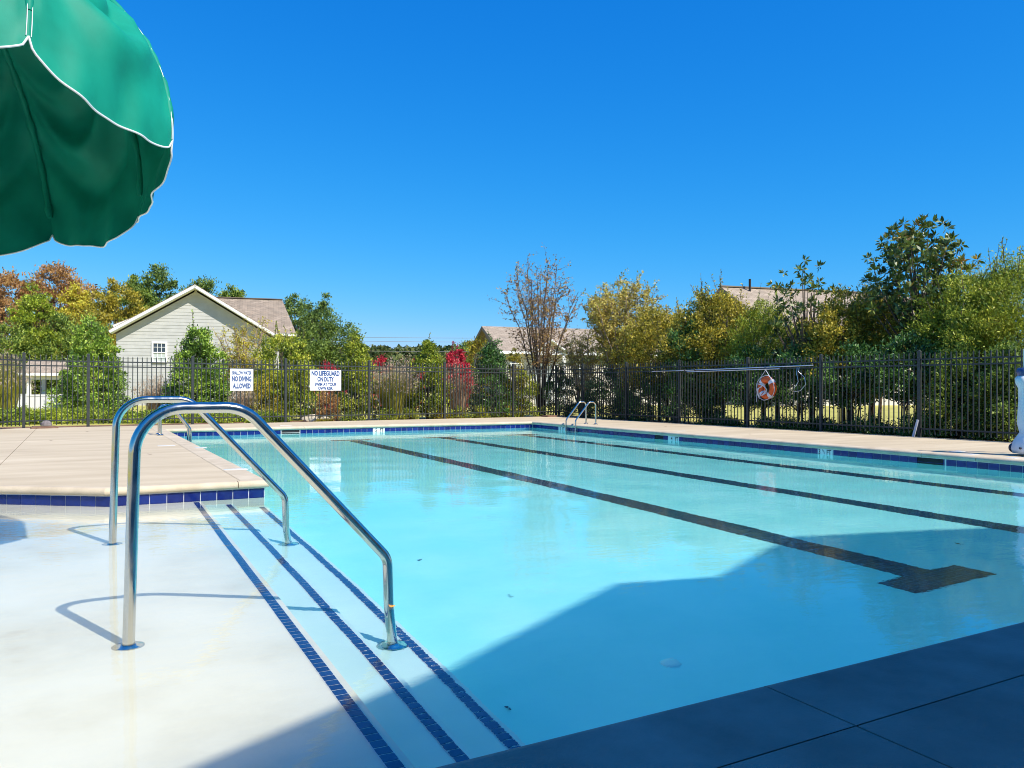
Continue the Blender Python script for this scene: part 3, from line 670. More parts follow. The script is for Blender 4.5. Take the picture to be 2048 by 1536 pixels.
for k in range(8):
    q = MB(); vs = []
    for i in range(NS+1):
        for j in range(NT+1):
            t = j/NT*.99998; f = i/NS
            s1 = 1+scallop(t)/(RHO*TH)
            s = f*s1
            p = domept(k+t, s)
            # gathers near the seams and soft horizontal sags
            out = (p-uc); out = out/(np.linalg.norm(out)+1e-9)
            ed = min(t, 1-t)
            wv = .016*math.exp(-ed*8)*math.sin(s*30+k*1.7+3*t)*min(1, s*1.5)*min(1, max(0, ed-.022)*30)
            bl = math.sin(math.pi*t)
            wv += .030*bl*math.sin(2.6*s*math.pi+1.8*t+k*1.3)*s*s
            fold = abs(t-.5)*2; wv -= .115*bl*math.exp(-((s-(.74-.30*fold*fold+.03*math.sin(k*2.)))/.055)**2)
            wv += .070*bl*math.exp(-((s-(.86-.26*fold*fold))/.06)**2)
            wv -= .075*bl*math.exp(-((s-(.52-.22*fold*fold+.05*(t-.5)))/.05)**2)
            wv += .014*bl*math.sin(15*t+9*s+k*2.1)*max(0, s-.6)/.4
            wv += .005*bl*math.sin(29*t-6*s+k)*max(0, s-.8)/.2
            vs.append(p+out*wv-uo)
    q.add(vs, [(i*(NT+1)+j, (i+1)*(NT+1)+j, (i+1)*(NT+1)+j+1, i*(NT+1)+j+1) for i in range(NS) for j in range(NT)])
    q.build('canopy_panel', FAB, umb, True)
    e = [Vector(vs[NS*(NT+1)+j]) for j in range(NT+1)]
    q = MB(); q.tube(e, .0052, 8); q.build('piping', PIPE, umb, True)
    # twin stitch lines on the outside of each rib seam
    q = MB()
    for off in (-.012, .012):
        pts = []
        for i in range(2, NS+1):
            s = i/NS; kk = k+off/(max(.06, math.sin(min(s, 1)*TH))*UV_[5]*.785)
            if kk < k: kk = k+8+off/(max(.06, math.sin(min(s, 1)*TH))*UV_[5]*.785)
            p = domept(kk % 8 if kk >= 8 else kk, s); o_ = (p-uc)/np.linalg.norm(p-uc); pts.append(p+o_*.004-uo)
        q.tube(pts, .0022, 5)
    q.build('seam_stitching', PIPE, umb, True)
    # rib pocket on the inside
    q = MB(); pts = []
    for s in np.linspace(.12, .93, 30):
        p = domept(k+1e-6, s); o_ = (p-uc)/np.linalg.norm(p-uc); pts.append(p-o_*.012-uo)
    q.tube(pts, [.021+.005*math.sin(i*2.3)+.003*math.sin(i*5.1+k) for i in range(30)], 8); q.build('rib_pocket', FAB, umb, True)
apex = uc+un*RHO*(1-math.cos(TH))
q = MB(); q.tube([tuple(apex-uo-un*.02), (0, 0, 0)], .019, 14); q.build('pole', mat('white_pole', (.7, .7, .7), .35), umb, True)
q = MB(); q.lathe([(.0, .05), (.03, .045), (.05, 0), (.0, 0)], tuple(apex-uo), 16); q.build('finial', PIPE, umb, True)

# ------------------------------------------------------------------ small things on the ground
lid = noisy('brown_plastic_lid', [(.3, (.13, .07, .045)), (.7, (.22, .13, .09))], scale=12, rough=.7)
def valve_box(label, c, rz):
    t = thing('valve_box', c, label, 'valve box', rz=rz)
    q = MB(); q.box((0, 0, .02), (.55, .36, .05)); q.build('frame', lid, t, bevel=.012)
    q = MB(); q.box((0, 0, .05), (.48, .30, .02)); q.build('lid', lid, t, bevel=.008)
    return t
valve_box('brown flat valve box lid at the deck edge in front of the low hedge', (-.72, 21.45, .165), .1)
valve_box('brown valve box lid by the fence corner behind the far right ladder', (13.95, 22.75, .165), .1)
rk = MB(); rk.lathe([(.0, .12), (.06, .11), (.11, .06), (.12, 0)], (-.68, 21.5, .235), 10); tr = rk.build('rain_cap', noisy('weathered_grey_plastic', [(.3, (.12, .10, .10)), (.7, (.25, .22, .22))], scale=9, rough=.8)); props(tr, 'dark round cap sitting on the brown valve box at left', 'cap')

# a floating orange leaf and specks in the water
def leaf(label, c, col, s, grp=None):
    q = MB(); q.add([(-s, 0, .002), (-.2*s, .38*s, .004), (.5*s, .3*s, .003), (s, 0, .008), (.5*s, -.3*s, .002), (-.2*s, -.38*s, .003), (0, 0, 0)], [(6, 0, 1), (6, 1, 2), (6, 2, 3), (6, 3, 4), (6, 4, 5), (6, 5, 0)][::1])
    o = q.build('fallen_leaf', mat('leaf_'+str(len(bpy.data.materials)), col, .6)); o.location = c; o.rotation_euler = (0, 0, rnd.uniform(0, 6)); return props(o, label, 'leaf', grp)
l_ = leaf('orange leaf floating against the lower post of the nearer handrail', (1.452, 3.965, .002), (.75, .30, .02), .032)
DKL = (.02, .03, .035)
leaf('dark leaf on the sunlit pool floor right of the nearer handrail', (2.433, 5.994, -1.04), DKL, .032)
leaf('dark speck of a leaf on the sunlit pool floor between steps and lane line', (2.639, 4.842, -1.04), DKL, .022)
leaf('dark leaf on the shaded pool floor left of the drain', (1.846, 3.408, -1.04), DKL, .02)
leaf('dark leaf on the shaded pool floor near the second lane line', (6.777, 4.206, -1.04), DKL, .036)
lf = MB()
for k in range(420):
    if k < 230: x = rng.uniform(-1.3, 14.2); c = (x, fenceY(x)-.12+rng.normal(0, .10)+.05, .108)
    else: y = rng.uniform(4, 23); c = (fenceX(y)-.14+rng.normal(0, .09), y, .108)
    a = rng.uniform(0, 6.28); s = rng.uniform(.02, .05); R = Matrix.Rotation(a, 3, 'Z') @ Matrix.Rotation(rng.uniform(-.6, .6), 3, 'X')
    lf.add([R @ Vector(v)+Vector(c)+Vector((0, 0, .012)) for v in ((-s, 0, 0), (0, -.4*s, .006), (s, 0, .01), (0, .4*s, .006))], [(0, 1, 2, 3)])
LITTER = leafmat('dry_leaf_litter', [(.2, (.12, .06, .03)), (.5, (.30, .16, .08)), (.8, (.50, .36, .24))], .7, 0)
o = lf.build('leaf_litter', LITTER); o['kind'] = 'stuff'
for c, lab in (((-.45, 16.6, DZ), 'small brown leaf on the left deck near the long joint'), ((.15, 19.4, DZ), 'small brown leaf on the left deck near the low hedge'), ((.9, 12.6, DZ), 'small brown leaf on the left deck in front of the ladder post'), ((12.6, 12.4, DZ), 'small brown leaf on the right deck below the life ring'), ((13.2, 15.9, DZ), 'small brown leaf on the right deck below the rescue pole')):
    leaf(lab, c, (.16, .09, .05), .045, 'brown leaves on the deck')

# ------------------------------------------------------------------ houses behind the fence
TH_H = math.radians(17)
EH = rr[:2]*math.cos(TH_H)+fw[:2]*math.sin(TH_H); HRZ = math.atan2(EH[1], EH[0])
def uvbox(o, sc_=1.0):
    me = o.data; uv = me.uv_layers.new(name='UVMap')
    for p in me.polygons:
        n = p.normal; 
        ax = Vector((0, 0, 1)).cross(n); ax = ax.normalized() if ax.length > 1e-3 else Vector((1, 0, 0)); ay = n.cross(ax)
        for li in p.loop_indices:
            c = me.vertices[me.loops[li].vertex_index].co; uv.data[li].uv = (c.dot(ax)*sc_, c.dot(ay)*sc_)
    return o
def slabq(pts, t):
    """sheet of thickness t under the four points"""
    a, b, c, d = [Vector(p) for p in pts]; n = (b-a).cross(d-a).normalized()
    if n.z < 0: n = -n
    lo = [p-n*t for p in (a, b, c, d)]
    return lo+[a, b, c, d], [(0, 3, 2, 1), (4, 5, 6, 7), (0, 1, 5, 4), (1, 2, 6, 5), (2, 3, 7, 6), (3, 0, 4, 7)]
def roof_sheet(parent, pts, mt, t=.14, name='roof'):
    q = MB(); q.add(*slabq(pts, t)); return uvbox(q.build(name, mt, parent))
def window(parent, x, z, w_, h, y=-.05, grid=True, cols=3):
    q = MB(); f = .09
    for s in (-1, 1): q.box((x+s*(w_/2-f/2), y, z), (f, .07, h)); q.box((x, y, z+s*(h/2-f/2)), (w_-2*f, .07, f))
    q.box((x, y-.002, z), (w_-2*f, .06, .06)); o = q.build('window', WHITE, parent)
    for s, mt in ((1, GLASS), (-1, BLIND)):
        q = MB(); q.box((x, y+.015, z+s*(h/4-f/4+.008)), (w_-2*f, .01, h/2-f/2-.035)); q.build('pane', mt, o)
    if grid:
        q = MB()
        for k in range(1, cols): q.box((x-w_/2+f+(w_-2*f)*k/cols, y-.003, z), (.022, .02, h-2*f))
        for s in (-1, 1): q.box((x, y-.006, z+s*(h/4)), (w_-2*f, .02, .022))
        q.build('muntins', WHITE, o)
    return o
def boards(parent, width_at, z0, z1, mt, step=.19, y=0.):
    """lap siding: one wedge board per course"""
    z = z0
    while z < z1-.04:
        zt = min(z+step, z1); xa0, xa1 = width_at(z); xb0, xb1 = width_at(zt)
        if xa1-xa0 < .12: break
        if xb1-xb0 < .02: xb0 = xb1 = (xb0+xb1)/2; 
        q = MB(); a, b = -.018, -.004
        q.add([(xa0, y+a, z), (xa1, y+a, z), (xb1, y+b, zt), (xb0, y+b, zt), (xa0, y+.02, z), (xa1, y+.02, z), (xb1, y+.02, zt), (xb0, y+.02, zt)], [(0, 1, 2, 3), (5, 4, 7, 6), (0, 4, 5, 1), (1, 5, 6, 2), (3, 2, 6, 7), (0, 3, 7, 4)])
        q.build('siding_board', mt, parent); z += step
# left house
o0 = at(232, 790, 43.6)
hA = thing('house', (o0[0], o0[1], .09), 'grey sided house with a white trimmed gable and tan roof, behind the fence at left', 'house', 'houses beyond the pool fence', rz=HRZ)
W_ = 8.15; zE, zP = 4.12, 6.80; sl = (zP-zE)/(W_/2+.3)
zwall = lambda x: zP-.13-abs(x-W_/2)*sl
def wa(z):
    z = z+.09; top = zP-.13-.12
    if z < zwall(0)-.12: return (0, W_)
    d = (top-z)/sl; return (W_/2-d, W_/2+d) if d > 0 else (W_/2, W_/2)
q = MB(); q.add([(0, .02, -.1), (W_, .02, -.1), (W_, .02, zwall(0)-.3), (W_/2, .02, zP-.4), (0, .02, zwall(0)-.3), (0, 11, -.1), (W_, 11, -.1), (W_, 11, zwall(0)-.3), (W_/2, 11, zP-.4), (0, 11, zwall(0)-.3)], [(0, 1, 2, 3, 4), (9, 8, 7, 6, 5), (0, 5, 6, 1), (1, 6, 7, 2), (0, 4, 9, 5)]); q.build('wall', SIDING, hA)
boards(hA, wa, -.05, zP-.2, SIDING)
ov = .62
def gable_roof(h, x0, xp, x1, ze, zp, y0, y1, mt, fascia=True):
    for xa in (x0, x1):
        roof_sheet(h, [(xa, y0, ze), (xp, y0, zp), (xp, y1, zp), (xa, y1, ze)] if xa < xp else [(xp, y0, zp), (xa, y0, ze), (xa, y1, ze), (xp, y1, zp)], mt)
        if fascia:
            q = MB(); d = Vector((xp-xa, 0, zp-ze)).normalized(); n = Vector((-d.z, 0, d.x)); n = n if n.z > 0 else -n
            a = Vector((xa, y0-.012, ze))-n*.145; b = Vector((xp, y0-.012, zp))-n*.145
            low = .03
            q.add([a, b, b+n*.11, a+n*.11, a-n*low+n*.0, b-Vector((0, 0, low/ max(.3, abs(n.z)))), *[p+Vector((0, .03, 0)) for p in (a, b, b+n*.11, a+n*.11)], a-n*low+Vector((0, .03, 0)), b-Vector((0, 0, low/max(.3, abs(n.z))))+Vector((0, .03, 0))],
                  [(4, 5, 2, 3), (10, 9, 8, 11), (3, 2, 8, 9), (4, 10, 11, 5)])
            q.build('fascia', WHITE, h)
            q = MB(); a = Vector((xa, y0+.02, ze))-n*.18; b = Vector((xp, y0+.02, zp))-n*.18
            q.add(*slabq([a, b, b+Vector((0, ov-.03, 0)), a+Vector((0, ov-.03, 0))], .02)); q.build('soffit', WHITE, h)
gable_roof(hA, -.3, W_/2, W_+.3, zE, zP, -ov, 11, SHING)
window(hA, 2.20, 2.96, .80, 1.20)
# rear gable at left and the wing at right
q = MB(); q.add([(-.6, 4.5, -.1), (6, 4.5, -.1), (6, 4.5, 4.3), (2.9, 4.5, 5.9), (-.6, 4.5, 4.5), (-.6, 9, -.1), (6, 9, -.1), (6, 9, 4.3), (2.9, 9, 5.9), (-.6, 9, 4.5)], [(0, 1, 2, 3, 4), (5, 9, 8, 7, 6), (0, 4, 9, 5)]); q.build('wall', SIDING, hA)
gable_roof(hA, -.9, 3.0, 6.9, 4.75, 6.5, 4.1, 11, SHING2)
roof_sheet(hA, [(W_-4.4, 2.2, 4.35), (W_+1.5, 2.2, 4.35), (W_+.72, 6.6, 6.85), (W_-4.4, 6.6, 6.85)], SHING)
roof_sheet(hA, [(W_-4.4, 6.6, 6.85), (W_+.72, 6.6, 6.85), (W_+1.5, 11, 4.35), (W_-4.4, 11, 4.35)], SHING)
q = MB(); q.add([(W_+1.5, 2.2, 4.35), (W_+1.5, 11, 4.35), (W_+.72, 6.6, 6.85)], [(0, 1, 2)]); uvbox(q.build('hip_end', SHING, hA))
q = MB(); q.box((W_-1.4, 2.14, 4.24), (5.9, .08, .15)); q.build('gutter', WHITE, hA)
q = MB(); q.add([(W_+.5, 2.6, -.1), (W_+.5, 10.6, -.1), (W_+.5, 10.6, 4.3), (W_+.5, 6.6, 6.7), (W_+.5, 2.6, 4.3), (W_+.2, 2.6, -.1), (W_+.2, 2.6, 4.3)], [(0, 1, 2, 3, 4), (5, 0, 4, 6)]); q.build('wall', SIDING, hA)
q = MB(); q.box((W_-1.8, 6.6, 6.87), (5.1, .3, .05)); q.build('ridge_cap', SHING, hA)
# middle house
o0 = at(1003, 790, 45.)
hB = thing('house', (o0[0], o0[1], .09), 'cream house with a tan roof and brown gable end, behind the bare crape myrtle', 'house', 'houses beyond the pool fence', rz=HRZ)
Lb, Db, ze, zp = 13., 8., 3.15, 4.85
q = MB(); q.add([(.3, .4, -.1), (Lb, .4, -.1), (Lb, .4, ze), (.3, .4, ze), (.3, Db-.4, -.1), (Lb, Db-.4, -.1), (Lb, Db-.4, ze), (.3, Db-.4, ze)], [(0, 1, 2, 3), (1, 5, 6, 2), (5, 4, 7, 6), (0, 3, 7, 4)]); q.build('wall', CREAM, hB)
q = MB(); q.add([(.3, .4, ze), (.3, Db/2, zp-.2), (.3, Db-.4, ze), (.3, .4, -.1), (.3, Db-.4, -.1)], [(3, 0, 1, 2, 4)]); q.build('gable_end', TAUPE, hB)
for k, z in enumerate(np.arange(.0, 3.1, .2)):
    q = MB(); q.box((Lb/2+.15, .392, z+.1), (Lb-.32, .02, .188)); q.build('siding_board', CREAM, hB)
roof_sheet(hB, [(-.1, -.05, ze), (Lb+.3, -.05, ze), (Lb+.3, Db/2, zp), (-.1, Db/2, zp)], SHING2)
roof_sheet(hB, [(-.1, Db/2, zp), (Lb+.3, Db/2, zp), (Lb+.3, Db+.05, ze), (-.1, Db+.05, ze)], SHING2)
for sgn in (0, 1):
    q = MB(); q.add(*slabq([(-.13, -.05, ze), (-.10, -.05, ze), (-.10, Db/2, zp), (-.13, Db/2, zp)] if not sgn else [(-.13, Db/2, zp), (-.10, Db/2, zp), (-.10, Db+.05, ze), (-.13, Db+.05, ze)], .2)); q.build('fascia', TAUPE, hB)
q = MB(); q.box((Lb/2+.1, -.07, ze-.09), (Lb+.4, .03, .17)); q.build('gutter', WHITE, hB)
# small white porch gable
q = MB(); xg, hw, zg = 2.75, .98, 3.86
q.add([(xg-hw+.1, -.55, ze-.1), (xg+hw-.1, -.55, ze-.1), (xg, -.55, zg-.12)], [(0, 1, 2)]); q.build('gable_end', CREAM, hB)
for s in (-1, 1): roof_sheet(hB, [(xg+s*hw, -.75, ze-.02), (xg, -.75, zg), (xg, 2.2, zg), (xg+s*hw, 2.2, ze-.02)], SHING2, .08)
q = MB()
for s in (-1, 1): q.tube([(xg+s*hw, -.77, ze-.1), (xg, -.77, zg-.09)], .07, 4)
q.box((xg, -.6, ze-.14), (2*hw, .12, .14)); q.build('fascia', WHITE, hB)
for s in (-1, 1):
    q = MB(); q.box((xg+s*.8, -.6, 1.5), (.16, .16, 3.0)); q.build('roof_post', WHITE, hB)
window(hB, .95, 2.45, .7, 1.1, .33, True, 2); window(hB, 5.3, 2.2, .9, 1.3, .33, True, 2)
q = MB(); q.box((xg+.1, .36, 1.35), (1.5, .05, 2.5)); q.build('door', WHITE, hB)
# right house, mostly its roof above the hedge trees
o0 = at(1490, 790, 46.)
hC = thing('house', (o0[0], o0[1], .09), 'large house roof in tan shingles showing above the hedge trees at right', 'house', 'houses beyond the pool fence', rz=HRZ)
q = MB(); q.box((7.5, 5, 1.5), (10.6, 8.6, 3.2)); q.build('wall', CREAM, hC)
roof_sheet(hC, [(1.9, 0, 3.0), (13, 0, 3.0), (13, 5, 5.75), (1.9, 5, 5.75)], SHING2); roof_sheet(hC, [(1.9, 5, 5.75), (13, 5, 5.75), (13, 10, 3.0), (1.9, 10, 3.0)], SHING2)
q = MB(); q.tube([(3.3, 4.6, 5.4), (3.3, 4.6, 6.12)], .06, 10); q.build('vent_pipe', DARKW, hC)
q = MB(); q.box((7.4, 5, 5.76), (11.1, .3, .06)); q.build('ridge_cap', SHING2, hC)
window(hC, 4, 1.8, 1.0, 1.4, .67, True, 2)
hC.scale = (1.38,)*3
# open pavilion far left
o0 = at(58, 790, 50.)
pv = thing('pavilion', (o0[0], o0[1], .09), 'open white pavilion with tan roof beyond the left fence', 'pavilion', rz=HRZ)
q = MB(); q.box((2.4, 0, 1.62), (5.1, .22, .30)); q.build('beam', WHITE, pv)
for x in (0, 4.8):
    q = MB(); q.box((x, 0, .73), (.22, .22, 1.48)); q.box((x, 0, 1.43), (.3, .3, .08)); q.build('column', WHITE, pv)
    q = MB(); q.box((x, 3.4, .73), (.22, .22, 1.48)); q.build('column', WHITE, pv)
roof_sheet(pv, [(-.45, -.45, 1.85), (5.3, -.45, 1.85), (5.3, 1.7, 2.75), (-.45, 1.7, 2.75)], SHING2); roof_sheet(pv, [(-.45, 1.7, 2.75), (5.3, 1.7, 2.75), (5.3, 3.85, 1.85), (-.45, 3.85, 1.85)], SHING2)
q = MB(); q.box((2.4, -.47, 1.80), (5.8, .03, .16)); q.build('fascia', WHITE, pv)
# white vinyl fence
a = at(-60, 800, 27.); b = at(62, 800, 28.); c = at(52, 800, 25.5); d_ = at(175, 800, 29)
for (p_, q_, lab) in ((a, b, 'white vinyl board fence at the far left behind the hedge'), (c, d_, 'white vinyl fence section left of the tallest left holly')):
    t = thing('vinyl_fence', (p_[0], p_[1], .09), lab, 'fence'); v = Vector((q_[0]-p_[0], q_[1]-p_[1], 0)); L_ = v.length; v.normalize(); rz = math.atan2(v.y, v.x); n = int(L_/.16)
    q = MB(); q.box((0, 0, .38), (.152, .03, .72)); me = None
    for k in range(n):
        p = v*(.08+.16*k)
        if me is None: o = q.build('board', WHITE, t); me = o.data; o.location = p; o.rotation_euler = (0, 0, rz)
        else: inst('board', me, t, p, rz)
    q = MB(); q.box((0, 0, .76), (L_, .05, .06)); o = q.build('rail', WHITE, t); o.location = v*(L_/2); o.rotation_euler = (0, 0, rz)
# cream kiosk and white arbor
o0 = at(783, 790, 52.); ks = thing('kiosk', (o0[0], o0[1], .09), 'small cream gabled shed behind the ornamental grass', 'shed', rz=HRZ+.1)
q = MB(); q.add([(-.6, 0, 0), (.6, 0, 0), (.6, 0, 1.5), (0, 0, 2.2), (-.6, 0, 1.5), (-.6, 1.6, 0), (.6, 1.6, 0), (.6, 1.6, 1.5), (0, 1.6, 2.2), (-.6, 1.6, 1.5)], [(0, 1, 2, 3, 4), (5, 9, 8, 7, 6), (0, 4, 9, 5), (1, 6, 7, 2)]); q.build('wall', CREAM, ks)
for k in range(5):
    z = 1.42+.14*k; hw_ = .62-(z-1.45)*.78
    q = MB(); q.box((0, -.012, z), (2*max(.1, hw_), .02, .128)); q.build('siding_board', CREAM, ks)
for s in (-1, 1): roof_sheet(ks, [(s*.75, -.1, 1.42), (0, -.1, 2.3), (0, 1.7, 2.3), (s*.75, 1.7, 1.42)], CREAM, .06)
o0 = at(616, 800, 38.); ar = thing('arbor', (o0[0], o0[1], .09), 'white painted garden arbor just left of the NO LIFEGUARD sign', 'arbor', rz=HRZ)
for x in (0, .9):
    q = MB(); q.box((x, 0, .75), (.18, .18, 1.5)); q.build('post', WHITE, ar)
q = MB(); q.tube([(-.35, -.12, 1.78), (.3, -.12, 1.62)], .06, 4); q.tube([(-.35, .12, 1.78), (1.2, .12, 1.4)], .06, 4); q.box((.45, 0, 1.52), (1.2, .1, .12)); q.build('beam', WHITE, ar)
# pale boulders in the bed
RKM = noisy('pale_sandstone', [(.3, (.45, .38, .27)), (.7, (.64, .57, .44))], scale=5, detail=9, rough=.9, bump=.6, bscale=14)
def boulder(label, px, py, depth, s, sq):
    p = at(px, py, depth); me = bpy.data.meshes.new('boulder'); bm = bmesh.new(); bmesh.ops.create_icosphere(bm, subdivisions=3, radius=1)
    r_ = random.Random(int(px)); off = Vector((r_.random()*9, r_.random()*9, 0))
    from mathutils import noise
    for v in bm.verts: v.co *= 1+.35*noise.noise(v.co*1.1+off)+.12*noise.noise(v.co*3+off); v.co = Vector((v.co.x*s*sq, v.co.y*s, v.co.z*s*.7))
    bm.to_mesh(me); bm.free(); me.materials.append(RKM); o = link(bpy.data.objects.new('boulder', me)); o.location = (p[0], p[1], .16)
    return props(o, label, 'boulder')
boulder('long pale boulder in the planting bed below the NO LIFEGUARD sign', 626, 830, 24.2, .20, 1.6)
boulder('smaller pale boulder just right of the long one', 650, 832, 24.0, .16, 1.2)
# overhead wires
WIRE = mat('grey_overhead_wire', (.22, .23, .25), .5)
for (p_, q_, lab) in (((-120, 644, 62), (1000, 676, 70), 'highest overhead wire crossing behind the left house'), ((-120, 651, 62), (1000, 684, 70), 'middle overhead wire crossing behind the left house'), ((-120, 673, 62), (1000, 703, 70), 'lowest overhead wire crossing behind the left house')):
    a, b = at(*p_), at(*q_); n = 14; pts = []
    for i in range(n+1): t = i/n; pts.append(a*(1-t)+b*t-np.array([0, 0, .35*4*t*(1-t)]))
    q = MB(); q.tube([tuple(x) for x in pts], .016, 4); props(q.build('power_line', WIRE), lab, 'wire', 'overhead wires')

# ------------------------------------------------------------------ vegetation
def quads(name, V, mt, parent, smooth=False):
    n = len(V)//4; me = bpy.data.meshes.new(name)
    me.vertices.add(n*4); me.vertices.foreach_set('co', V.astype(np.float32).ravel())
    me.loops.add(n*4); me.loops.foreach_set('vertex_index', np.arange(n*4, dtype=np.int32))
    me.polygons.add(n); me.polygons.foreach_set('loop_start', np.arange(0, n*4, 4, dtype=np.int32))
    try: me.polygons.foreach_set('loop_total', np.full(n, 4, dtype=np.int32))
    except Exception: pass
    me.materials.append(mt); me.update(calc_edges=True); me.validate()
    return link(bpy.data.objects.new(name, me), parent)
def unit(a): return a/(np.linalg.norm(a, axis=-1, keepdims=True)+1e-9)
def leafquads(P, D, L, Wf=.42, up=.3):
    """P leaf bases, D directions, L lengths -> rhombic leaves"""
    n = len(P); rv = unit(rng.normal(size=(n, 3))+np.array([0, 0, up])); S = unit(np.cross(D, rv)); L = L[:, None]; Nn = np.cross(S, D)
    a = P; b = P+D*L*.5+S*L*Wf*.5+Nn*L*.06; c = P+D*L; d = P+D*L*.5-S*L*Wf*.5+Nn*L*.06
    return np.stack([a, b, c, d], 1).reshape(-1, 3)
FD = np.array([(-120, 16), (0, 17.4), (38, 18.6), (176, 19.3), (383, 20.9), (568, 22.2), (737, 23.5), (887, 25), (1026, 26.4), (1148, 27.4), (1167, 26.1), (1253, 24.3), (1357, 22.3), (1485, 20.1), (1638, 18.3), (1838, 16.3), (2048, 14.5), (2200, 13.4)])
def behind(px, hw, depth, k=.8):
    """keeps a plant's body on the far side of the fence"""
    if depth > 34: return depth
    d = np.interp(px, FD[:, 0], FD[:, 1]); d = max(d, np.interp(px+hw*.6, FD[:, 0], FD[:, 1]), np.interp(px-hw*.6, FD[:, 0], FD[:, 1]))
    return max(depth, (d+.25)/(1-k*hw/F))
PROF = dict(cone=[(0, .72), (.12, 1), (.4, .86), (.7, .58), (.9, .30), (1, .06)], round=[(0, .35), (.15, .8), (.4, 1), (.7, .88), (.9, .5), (1, .12)],
            oval=[(0, .25), (.2, .7), (.5, 1), (.8, .75), (1, .15)], dome=[(0, 1), (.4, .95), (.75, .7), (1, .2)], tree=[(0, .1), (.25, .18), (.34, .7), (.55, 1), (.8, .8), (1, .2)],
            column=[(0, .8), (.3, 1), (.6, .9), (.85, .6), (1, .12)])
def crown_clumps(H, R, prof, nc, z0=0., squash=1., jag=.12, inner=.45):
    t = rng.random(nc*6); pr_ = np.array(PROF[prof]); rad = np.interp(t, pr_[:, 0], pr_[:, 1])
    keep = rng.random(nc*6) < rad; t = t[keep][:nc]; rad = rad[keep][:nc]
    a = rng.uniform(0, 2*np.pi, len(t)); lob = 1+.16*np.sin(a*3+H*5)+.12*np.sin(a*5+t*7+R*3)
    u = inner+(1-inner)*rng.random(len(t))**.5
    rr_ = rad*R*u*lob*(1+rng.normal(0, jag, len(t)))
    return np.stack([rr_*np.cos(a), rr_*np.sin(a)*squash, z0+t*(H-z0)*(1+rng.normal(0, jag*.25, len(t)))], 1)
def limbs(H, pts, r, n=26, zb=.15, stems=1, spread=.1):
    q = MB()
    for s in range(stems):
        ox, oy = rng.normal(0, spread, 2)*(stems > 1)
        k = [(ox, oy, 0), (ox+rng.normal(0, .03), oy+rng.normal(0, .03), H*.35), (ox*1.6+rng.normal(0, .05)*H*.3, oy*1.6+rng.normal(0, .05)*H*.3, H*.82)]
        q.tube(k, [r, r*.75, r*.2], 7)
    idx = rng.choice(len(pts), min(n, len(pts)), replace=False)
    for i in idx:
        p = pts[i]; zs = max(zb, min(p[2]*.55, H*.6)); s = np.array([p[0]*.04, p[1]*.04, zs]); m = s*.45+p*.55+np.array([0, 0, -.06*H*.3])
        q.tube([tuple(s), tuple(m), tuple(p)], [r*.38, r*.22, r*.06], 5)
    return q
def plant(name, label, cat, px, hw, ytop, depth, prof, nc, per, ls, mt, bark=BARK, ybase=None, clr=.16, inner=.45, z0=.04, r=.05, stems=1, up=.5, Wf=.45, rosette=False, squash=1., jag=.12, group=None, gz=.09, n_limb=26, tips=0):
    depth = behind(px, hw, depth); b = at(px, 790, depth); top = at(px, ytop, depth)[2]; H = top-gz; R = hw*depth/F
    t = thing(name, (b[0], b[1], gz), label, cat, group)
    C_ = crown_clumps(H, R, prof, nc, z0*H, squash, jag, inner)
    C_[:, 2] = np.clip(C_[:, 2], .03, None)
    n = len(C_)*per; ci = np.repeat(np.arange(len(C_)), per)
    if rosette:
        D = unit(rng.normal(size=(n, 3))+np.array([0, 0, .55])); P = C_[ci]+D*ls*.15
    else:
        off = rng.normal(size=(n, 3))*clr*.78*R*np.array([1, 1, .75])*rng.uniform(.5, 1.3, len(C_))[ci][:, None]
        P = C_[ci]+off; out = unit(P-np.array([0, 0, H*.4])); D = unit(out*.7+rng.normal(size=(n, 3))*.8+np.array([0, 0, up*.4]))
    P[:, 2] = np.abs(P[:, 2])
    L_ = ls*rng.uniform(.65, 1.25, n)
    V = leafquads(P, D, L_, Wf, up)
    if tips:
        # leading shoots that stand out of the outline
        sel = C_[np.argsort(C_[:, 2])[-max(6, len(C_)//3):]]
        sp = sel[rng.integers(0, len(sel), tips)]; hh = rng.uniform(.05, .23, tips)*H; q = MB(); extra = []
        for s_, h_ in zip(sp, hh):
            e_ = s_+np.array([rng.normal(0, .12)*h_*2, rng.normal(0, .12)*h_*2, h_]); q.tube([tuple(s_), tuple(e_)], [.012, .004], 4)
            m_ = 26; f = rng.random(m_)[:, None]; extra.append((s_*(1-f)+e_*f, unit(rng.normal(size=(m_, 3))+np.array([0, 0, .8]))))
        q.build('shoots', bark, t)['kind'] = 'stuff'
        PE = np.concatenate([x[0] for x in extra]); DE = np.concatenate([x[1] for x in extra])
        V = np.concatenate([V, leafquads(PE, DE, ls*rng.uniform(.6, 1.1, len(PE)), Wf, up)])
    quads('crown', V, mt, t)
    limbs(H, C_, r, n_limb, .1, stems, R*.18).build('trunk', bark, t, True)
    return t
